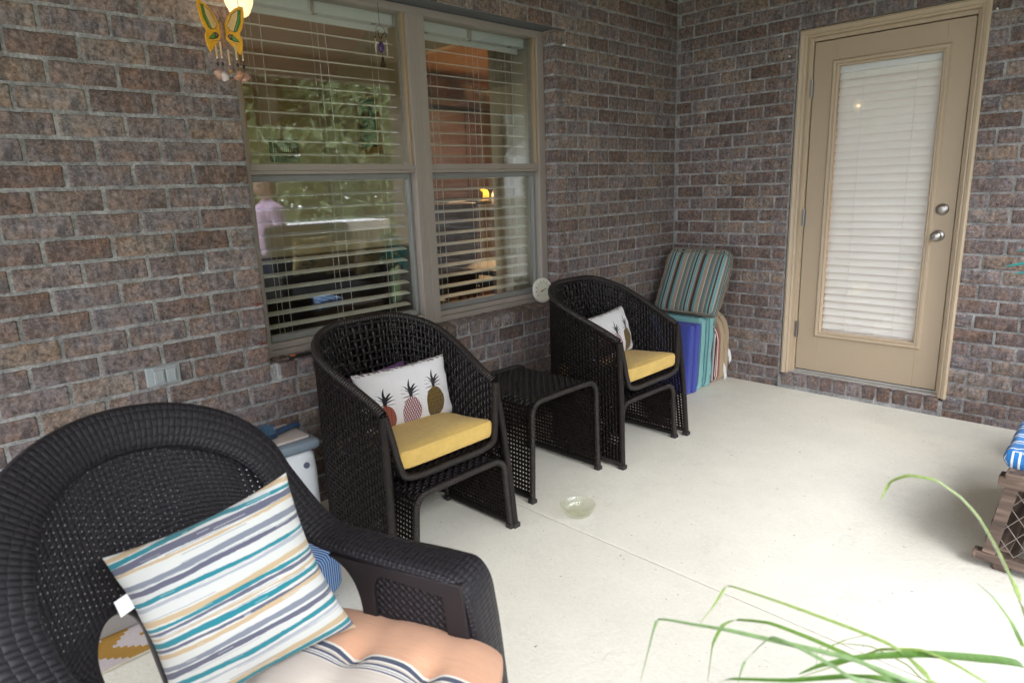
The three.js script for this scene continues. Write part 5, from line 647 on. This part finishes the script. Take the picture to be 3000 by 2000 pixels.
{
  const g = thing('lemongrass_pot', 'potted long-leaved grass arching into the lower right foreground', 'plant', [0, 0, 0]); const base = [-3.06, 0.42, 2.62];
  const B = [
    [[-3.574,0.642,2.144],[-3.571,0.704,2.156],[-3.568,0.758,2.169],[-3.550,0.763,2.215],[-3.532,0.766,2.261],[-3.494,0.758,2.330],[-3.458,0.750,2.397],[-3.427,0.732,2.462]],
    [[-3.453,0.693,2.175],[-3.447,0.733,2.195],[-3.443,0.771,2.213],[-3.430,0.768,2.254],[-3.416,0.762,2.297],[-3.377,0.739,2.370],[-3.359,0.726,2.420],[-3.354,0.706,2.458],[-3.363,0.697,2.478]],
    [[-3.422,0.566,2.175],[-3.426,0.642,2.183],[-3.430,0.688,2.201],[-3.434,0.713,2.226],[-3.422,0.723,2.272],[-3.407,0.716,2.326],[-3.394,0.706,2.379],[-3.376,0.687,2.440]],
    [[-3.511,0.673,2.268],[-3.518,0.716,2.279],[-3.504,0.764,2.309],[-3.499,0.763,2.346],[-3.495,0.756,2.384],[-3.491,0.749,2.422]],
    [[-3.492,0.718,2.344],[-3.460,0.721,2.360],[-3.409,0.723,2.396],[-3.338,0.717,2.453],[-3.278,0.702,2.503],[-3.218,0.682,2.555]],
    [[-3.216,0.873,2.350],[-3.207,0.904,2.361],[-3.194,0.916,2.382],[-3.176,0.911,2.415],[-3.164,0.888,2.447],[-3.160,0.861,2.472],[-3.160,0.817,2.500],[-3.163,0.777,2.522],[-3.168,0.738,2.542]],
    [[-3.076,0.711,2.469],[-3.099,0.707,2.496],[-3.123,0.688,2.526],[-3.155,0.671,2.548]],
    [[-3.571,0.711,2.268],[-3.567,0.724,2.286],[-3.525,0.729,2.345],[-3.479,0.740,2.404],[-3.455,0.742,2.445]],
    [[-3.301,0.610,2.308],[-3.310,0.646,2.325],[-3.315,0.674,2.349],[-3.313,0.697,2.381],[-3.309,0.688,2.425],[-3.314,0.665,2.465]],
    [[-3.420,0.655,2.320],[-3.378,0.688,2.375],[-3.359,0.713,2.408],[-3.335,0.721,2.452],[-3.325,0.714,2.487],[-3.314,0.697,2.527]],
    [[-3.292,0.573,2.301],[-3.310,0.633,2.307],[-3.311,0.660,2.340],[-3.308,0.675,2.382],[-3.304,0.667,2.431],[-3.319,0.664,2.461]]];
  const W = [0.0115, 0.0105, 0.0125, 0.011, 0.017, 0.024, 0.010, 0.011, 0.006, 0.0095, 0.005], Mi = [2, 1, 0, 2, 3, 1, 0, 3, 1, 1, 1];
  B.forEach((p, i) => { const r = rng(200 + i); const last = p[p.length - 1]; part('leaf', blade([...p, [lerp(last[0], base[0], 0.6), lerp(last[1], base[1], 0.45), lerp(last[2], base[2], 0.6)], [base[0] + (r() - 0.5) * 0.06, base[1], base[2] + (r() - 0.5) * 0.06]], W[i]), leafMats[Mi[i]], g); });
  const r = rng(300); for (let i = 0; i < 22; i++) { const a = r() * 1.9 - 0.5, R = 0.25 + r() * 0.3, h = 0.35 + r() * 0.35, c = Math.cos(a), s = Math.sin(a); part('leaf', blade([[base[0] + c * R, base[1] + h * 0.35, base[2] + s * R], [base[0] + c * R * 0.75, base[1] + h * 0.8, base[2] + s * R * 0.75], [base[0] + c * R * 0.4, base[1] + h * 0.75, base[2] + s * R * 0.4], [base[0] + c * 0.03, base[1], base[2] + s * 0.03]].map(p => [Math.max(p[0], -3.08), p[1] * 0.9 + 0.02, Math.max(p[2], 2.66)]), 0.008), leafMats[i % 4], g); }
  part('pot', lathe([[0, 0.002], [0.12, 0.002], [0.155, 0.38], [0.165, 0.385], [0.165, 0.41], [0.15, 0.41], [0.14, 0.36], [0, 0.36]], 36), mat([0.28, 0.13, 0.075], 0.85), g, [base[0], 0, base[2]]); part('soil', new THREE.CylinderGeometry(0.143, 0.143, 0.012, 24), mat([0.03, 0.02, 0.014], 1), g, [base[0], 0.375, base[2]]);
}
{ // teal artificial leaf plant whose tips reach in at the right edge
  const g = thing('teal_plant', 'teal spiky leaved ornamental plant at the far right edge', 'plant', [-0.42, 0, 2.455]), m = mat([0.02, 0.26, 0.24], 0.5), r = rng(61); part('pot', lathe([[0, 0.002], [0.11, 0.002], [0.14, 0.30], [0.125, 0.30], [0.11, 0.27], [0, 0.27]], 28), mat([0.12, 0.12, 0.13], 0.6), g);
  part('stem', tube([[0, 0.26, 0], [0.01, 0.5, -0.01], [0, 0.78, -0.02]], 0.014, 16, 8), mat([0.08, 0.10, 0.05], 0.7), g);
  const tips = [[-0.05, 0.935, -0.385], [-0.03, 0.90, -0.35], [0.02, 1.0, -0.36]]; tips.forEach(p => part('leaf', blade([p, [p[0] * 0.6, p[1] - 0.005 + 0.03, p[2] * 0.7], [p[0] * 0.3, 0.93, p[2] * 0.35], [0, 0.78, -0.02]], 0.034, [1, 0.35, 0.1]), m, g));
  for (let i = 0; i < 34; i++) { const a = r() * 6.28, R = 0.16 + r() * 0.16, y = 0.55 + r() * 0.35; if (Math.sin(a) < -0.3) continue; part('leaf', blade([[Math.cos(a) * R, y + 0.02, Math.sin(a) * R], [Math.cos(a) * R * 0.65, y + 0.1, Math.sin(a) * R * 0.65], [0, y - 0.05, -0.01]], 0.026, [Math.sin(a), 0.6, -Math.cos(a)]), m, g); }
}
// ---------------------------------------------------------------- what the window mirrors: sofa, bystander, bar, trees
{
  const dark = cloth([0.022, 0.024, 0.034]), s = thing('outdoor_sofa', 'charcoal outdoor sofa mirrored in the left window', 'sofa', [-0.95, 0, 3.13]);
  part('base', softBox(1.0, 0.30, 0.62, 0.04, 8), wickerM, s, [0, 0.19, 0]); for (const x of [-0.44, 0.44]) for (const z of [-0.25, 0.25]) part('foot', bx(x - 0.03, x + 0.03, 0, 0.045, z - 0.03, z + 0.03, 0.004), darkM, s);
  part('seat_cushion', softBox(0.94, 0.13, 0.56, 0.04, 10), dark, s, [0, 0.405, -0.02]); part('back_cushion', softBox(0.92, 0.62, 0.16, 0.06, 10), dark, s, [0, 0.78, 0.22], [0.12, 0, 0]); for (const x of [-1, 1]) part('arm', softBox(0.10, 0.5, 0.62, 0.04, 8), wickerM, s, [x * 0.55, 0.40, 0]);
  const lt = canvasTex(512, 512, (g, w, h) => { g.fillStyle = '#c9b27c'; g.fillRect(0, 0, w, h); const r = rng(17), cols = ['#2f4150', '#5f6a3a', '#7a6a3a', '#24303c']; for (let i = 0; i < 46; i++) { g.save(); g.translate(r() * w, r() * h); g.rotate(r() * 6); g.fillStyle = cols[i % 4]; g.beginPath(); g.ellipse(0, 0, 38, 15, 0, 0, 7); g.fill(); g.strokeStyle = '#c9b27c'; g.lineWidth = 2; g.beginPath(); g.moveTo(-34, 0); g.lineTo(34, 0); g.stroke(); g.restore(); } });
  const ring = canvasTex(512, 512, (g, w, h) => { g.fillStyle = '#c2ae7e'; g.fillRect(0, 0, w, h); g.strokeStyle = '#6a5a38'; g.lineWidth = 6; for (let y = 0; y < 9; y++) for (let x = 0; x < 9; x++) { g.beginPath(); g.arc(x * 62 + (y % 2) * 31, y * 60, 20, 0, 7); g.stroke(); } });
  { const o = single('leaf_pillow', pillowGeo(0.40, 0.38, 0.13, 44, 18), cloth([1, 1, 1], { map: lt }), 'cream pillow with blue leaf print mirrored in the left window', 'pillow', [-1.12, 0.80, 3.02]); o.rotation.set(0.25, Math.PI + 0.1, 0, 'YXZ'); }
  { const o = single('ring_pillow', pillowGeo(0.36, 0.34, 0.12, 45, 18), cloth([1, 1, 1], { map: ring }), 'tan pillow with ring print mirrored in the left window', 'pillow', [-0.80, 0.76, 3.02]); o.rotation.set(0.25, Math.PI - 0.15, 0, 'YXZ'); }
  { const o = single('leaf_pillow', pillowGeo(0.40, 0.38, 0.13, 46, 18), cloth([1, 1, 1], { map: lt }), 'cream leaf print pillow mirrored at the edge of the left window', 'pillow', [-0.50, 0.72, 2.98]); o.rotation.set(0.3, Math.PI - 0.5, 0.2, 'YXZ'); }
  const bar = thing('outdoor_bar', 'corrugated metal bar with white top mirrored in the left window', 'bar', [-0.35, -0.159, 4.5]); part('skirt', (() => { const sh = grid(150, 2, (u, v) => [-1.0 + 2.0 * u, 0.02 + v * 1.05, 0.012 * Math.sin(u * 170)]); const b = sh.clone(); b.translate(0, 0, 0.012); return merge([sh, b]); })(), mat([0.42, 0.43, 0.44], 0.4, { metalness: 0.5 }), bar); part('counter', bx(-1.08, 1.08, 1.075, 1.20, -0.14, 0.45, 0.01), mat([0.75, 0.75, 0.76], 0.5), bar); part('end_panel', merge([bx(-1.0, -0.96, 0, 1.07, 0.02, 0.4), bx(0.96, 1.0, 0, 1.07, 0.02, 0.4)]), whiteM, bar);
}
{ // bystander mirrored in the glass: standing, arm hanging
  const sdf = (bones, box, cell) => { const [mn, mx] = box, size = Math.max(mx[0] - mn[0], mx[1] - mn[1], mx[2] - mn[2]), n = Math.ceil(size / cell) + 4; const mc = new MarchingCubes(n, new THREE.MeshStandardMaterial(), false, false, 120000); mc.isolation = 0; const hf = n / 2, sc = size / 2 * 1.08, cx = mn.map((v, i) => (v + mx[i]) / 2); const k = 0.03;
    for (let z = 0; z < n; z++) for (let y = 0; y < n; y++) for (let x = 0; x < n; x++) { const p = [cx[0] + (x - hf) / hf * sc, cx[1] + (y - hf) / hf * sc, cx[2] + (z - hf) / hf * sc]; let d = 9; for (const [a, b, ra, rb, fl = 1] of bones) { const ab = [b[0] - a[0], b[1] - a[1], b[2] - a[2]], ap = [p[0] - a[0], p[1] - a[1], p[2] - a[2]]; const l2 = ab[0] ** 2 + ab[1] ** 2 + ab[2] ** 2 || 1e-9, t = clamp((ab[0] * ap[0] + ab[1] * ap[1] + ab[2] * ap[2]) / l2, 0, 1); const e = Math.hypot((ap[0] - ab[0] * t) * fl, ap[1] - ab[1] * t, ap[2] - ab[2] * t) - lerp(ra, rb, t); const h = clamp(0.5 + 0.5 * (d - e) / k, 0, 1); d = lerp(d, e, h) - k * h * (1 - h); } mc.field[x + y * n + z * n * n] = -d; }
    mc.update(); const g = new THREE.BufferGeometry(), c = mc.count; const P = new Float32Array(mc.positionArray.slice(0, c * 3)); for (let i = 0; i < c; i++) for (let q = 0; q < 3; q++) P[i * 3 + q] = cx[q] + P[i * 3 + q] * sc; g.setAttribute('position', new THREE.BufferAttribute(P, 3)); g.deleteAttribute('normal'); let m = mergeVertices(g, 1e-4); m.computeVertexNormals(); m = m.toNonIndexed(); return merge([m]); };
  // faces -x; y up, figure's left-right axis is z
  const o = thing('person', 'person in lavender short-sleeved shirt and navy shorts mirrored in the window', 'person', [-1.12, -0.159, 3.85]);
  const torso = [[[0, 0.98, -0.07], [0, 0.98, 0.07], 0.115, 0.115, 1.1], [[0, 1.05, 0], [0, 1.36, 0], 0.125, 0.12, 0.95], [[0, 1.38, -0.13], [0, 1.38, 0.13], 0.075, 0.075]], head = [[[0.0, 1.44, 0], [-0.015, 1.54, 0], 0.055, 0.055], [[-0.02, 1.60, 0], [-0.03, 1.69, 0], 0.085, 0.085], [[-0.07, 1.58, 0], [-0.06, 1.60, 0], 0.05, 0.055], [[-0.115, 1.62, 0], [-0.128, 1.605, 0], 0.012, 0.014], [[-0.01, 1.625, 0.085], [-0.01, 1.645, 0.088], 0.014, 0.016], [[-0.01, 1.625, -0.085], [-0.01, 1.645, -0.088], 0.014, 0.016]];
  const arms = []; for (const s of [-1, 1]) arms.push([[0, 1.40, s * 0.17], [0.02, 1.12, s * 0.225], 0.052, 0.042], [[0.02, 1.12, s * 0.225], [-0.05, 0.88, s * 0.22], 0.040, 0.028]);
  const legs = []; for (const s of [-1, 1]) legs.push([[0, 0.93, s * 0.085], [0.0, 0.50, s * 0.095], 0.088, 0.058], [[0, 0.50, s * 0.095], [0.03, 0.09, s * 0.1], 0.056, 0.036], [[0.05, 0.04, s * 0.1], [-0.13, 0.03, s * 0.11], 0.038, 0.030]);
  const body = sdf([...torso, ...head, ...arms, ...legs], [[-0.35, 0, -0.35], [0.35, 1.8, 0.35]], 0.018);
  const hand = s => sdf([[[-0.05, 0.88, s * 0.22], [-0.062, 0.80, s * 0.218], 0.026, 0.030, 1.0], ...[0, 1, 2, 3].flatMap(i => { const x = -0.09 + i * 0.019, L = [0.062, 0.072, 0.068, 0.052][i]; return [[[x, 0.79, s * 0.216], [x - 0.008, 0.79 - L * 0.6, s * 0.208], 0.0085, 0.008], [[x - 0.008, 0.79 - L * 0.6, s * 0.208], [x - 0.004, 0.79 - L * 1.1, s * 0.190], 0.008, 0.007]]; }), [[-0.085, 0.85, s * 0.21], [-0.108, 0.80, s * 0.19], 0.011, 0.009], [[-0.108, 0.80, s * 0.19], [-0.105, 0.77, s * 0.18], 0.009, 0.008]], [[-0.15, 0.68, s > 0 ? 0.14 : -0.28], [0.0, 0.92, s > 0 ? 0.28 : -0.14]], 0.005);
  const skin = mat([0.50, 0.30, 0.22], 0.6); part('body', merge([body, hand(1), hand(-1)]), skin, o);
  const grow = (b, e) => b.map(q => [q[0], q[1], q[2] + e, q[3] + e, ...(q.length > 4 ? [q[4]] : [])]);
  part('shirt', sdf([...grow(torso, 0.014), ...[-1, 1].map(s => [[0, 1.39, s * 0.17], [0.015, 1.20, s * 0.21], 0.068, 0.066]), [[0.0, 1.43, 0], [-0.01, 1.475, 0], 0.066, 0.060]], [[-0.3, 0.85, -0.33], [0.3, 1.6, 0.33]], 0.016), cloth([0.66, 0.46, 0.66]), o);
  part('shorts', sdf([[[0, 0.93, -0.07], [0, 0.93, 0.07], 0.122, 0.122, 1.1], ...[-1, 1].map(s => [[0, 0.92, s * 0.085], [0.0, 0.60, s * 0.095], 0.10, 0.088])], [[-0.25, 0.5, -0.28], [0.25, 1.08, 0.28]], 0.016), cloth([0.02, 0.022, 0.05]), o);
  part('hair', sdf([[[0.0, 1.66, 0], [-0.02, 1.71, 0], 0.092, 0.080], [[0.035, 1.60, 0], [0.03, 1.68, 0], 0.066, 0.07]], [[-0.16, 1.5, -0.14], [0.16, 1.85, 0.14]], 0.010), mat([0.10, 0.045, 0.02], 0.7), o);
  for (const s of [-1, 1]) { part('eye', new THREE.SphereGeometry(0.011, 10, 8), mat([0.08, 0.06, 0.05], 0.3), o, [-0.104, 1.645, s * 0.033]); part('shoe', softBox(0.26, 0.07, 0.095, 0.03, 8), mat([0.2, 0.17, 0.14], 0.8), o, [-0.03, 0.036, s * 0.105]); } part('mouth', softBox(0.006, 0.008, 0.036, 0.0028, 5), mat([0.32, 0.12, 0.1], 0.6), o, [-0.121, 1.572, 0]);
}
{ // trees beyond the porch
  const bark = mat([0.13, 0.10, 0.075], 0.95, { map: grainMap(170, 0.5, 1, 30, 4) });
  const fm = [[0.24, 0.30, 0.12], [0.20, 0.26, 0.10], [0.27, 0.33, 0.14], [0.18, 0.235, 0.09]].map(c => mat(c, 0.7, { transmission: 0.45, thickness: 0 }));
  const tree = (x, z, h, cr, seed, mi, label) => { const r = rng(seed), t = thing('shade_tree', label, 'tree', [x, -0.16, z], 0, 'trees beyond the porch'); const lx = (r() - 0.5) * 0.8;
    const L = [tube([[0, -0.1, 0], [lx * 0.3, h * 0.3, 0.1], [lx, h * 0.62, 0], [lx * 1.2, h * 0.9, 0.1]], 0.14 + cr * 0.03, 20, 9)]; const tips = []; for (let i = 0; i < 9; i++) { const a = r() * 6.28, y = h * (0.42 + r() * 0.4), R = cr * (0.45 + r() * 0.5); const e = [lx + Math.cos(a) * R, y + h * 0.12 + r(), Math.sin(a) * R]; tips.push(e); L.push(tube([[lx * 0.7, y, 0.05], [lx + Math.cos(a) * R * 0.5, y + h * 0.09, Math.sin(a) * R * 0.5], e], 0.035 + r() * 0.03, 10, 6)); } part('trunk', merge(L), bark, t);
    const P = [], I = []; const nl = 9000; for (let i = 0; i < nl; i++) { const c = tips[Math.floor(r() * tips.length)], rr = cr * 0.52 * Math.cbrt(r()), a = r() * 6.28, b = Math.acos(2 * r() - 1); const p = V(c[0] + rr * Math.sin(b) * Math.cos(a), c[1] + rr * 0.7 * Math.cos(b), c[2] + rr * Math.sin(b) * Math.sin(a)); if (p.y < 0.6) p.y = 0.6 + r(); const u = V(r() - 0.5, r() - 0.5, r() - 0.5).normalize(), v = V(r() - 0.5, r() - 0.5, r() - 0.5).cross(u).normalize(), s = 0.045 + r() * 0.06, k = P.length / 3; for (const [aa, bb] of [[-1, 0], [0, -0.45], [1, 0], [0, 0.45]]) P.push(p.x + u.x * aa * s + v.x * bb * s, p.y + u.y * aa * s + v.y * bb * s, p.z + u.z * aa * s + v.z * bb * s); I.push(k, k + 1, k + 2, k, k + 2, k + 3); }
    const g = new THREE.BufferGeometry(); g.setAttribute('position', new THREE.Float32BufferAttribute(P, 3)); g.setIndex(I); g.computeVertexNormals(); part('crown', g, fm[mi], t); };
  [[1.6, 9.5, 4.6, 2.3, 1, 0, 'broad green tree straight out from the outdoor bar'], [4.0, 10.2, 5.0, 2.4, 2, 1, 'dark green tree right of the outdoor bar'], [-5.5, 12, 5.2, 2.6, 3, 2, 'light green tree out from the porch middle'], [6.4, 10.4, 4.8, 2.4, 4, 2, 'pale green tree far right of the porch'], [2.6, 13.2, 6.0, 2.9, 5, 3, 'tallest dark tree behind the others'], [-10, 12, 5.0, 2.6, 6, 1, 'green tree beyond the porch left end'], [-1.6, 12.8, 5.6, 2.8, 7, 3, 'large dark tree left of the bar'], [5.4, 13.6, 6.0, 2.9, 8, 0, 'large green tree behind the pale one'], [8.6, 12.4, 5.6, 2.8, 9, 1, 'dark green tree at the far right'], [0.2, 11.0, 4.6, 2.4, 10, 2, 'light green tree just left of the bar']].forEach(a => tree(...a));  // the two leftmost trees are unseen, added to shape the porch light
  // low hedge that closes the view
  [[-5, 17], [0, 17.5], [4.5, 17.2], [9, 16.5], [1.2, 8.6], [5.6, 8.4], [9.6, 9.5]].forEach(([x, z], i) => { const r = rng(400 + i), t = thing('hedge_bush', ['dense hedge bush at far left beyond the lawn', 'dense hedge bush left of middle beyond the lawn', 'dense hedge bush right of middle beyond the lawn', 'dense hedge bush at far right beyond the lawn', 'near hedge bush behind the outdoor bar', 'near hedge bush right of the outdoor bar', 'near hedge bush farthest right'][i], 'bush', [x, -0.16, z], 0, 'hedge bushes'); const P = [], I = []; for (let q = 0; q < 3600; q++) { const p = V((r() - 0.5) * 5, Math.pow(r(), 0.8) * (i < 4 ? 4.2 : 2.7), (r() - 0.5) * 1.6), u = V(r() - 0.5, r() - 0.5, r() - 0.5).normalize(), v = V(r() - 0.5, r() - 0.5, r() - 0.5).cross(u).normalize(), s = 0.08 + r() * 0.1, k = P.length / 3; for (const [aa, bb] of [[-1, 0], [0, -0.5], [1, 0], [0, 0.5]]) P.push(p.x + u.x * aa * s + v.x * bb * s, p.y + u.y * aa * s + v.y * bb * s, p.z + u.z * aa * s + v.z * bb * s); I.push(k, k + 1, k + 2, k, k + 2, k + 3); } const g = new THREE.BufferGeometry(); g.setAttribute('position', new THREE.Float32BufferAttribute(P, 3)); g.setIndex(I); g.computeVertexNormals(); part('foliage', g, fm[(i + 1) % 4], t); });
}
renderer.render(scene, camera);
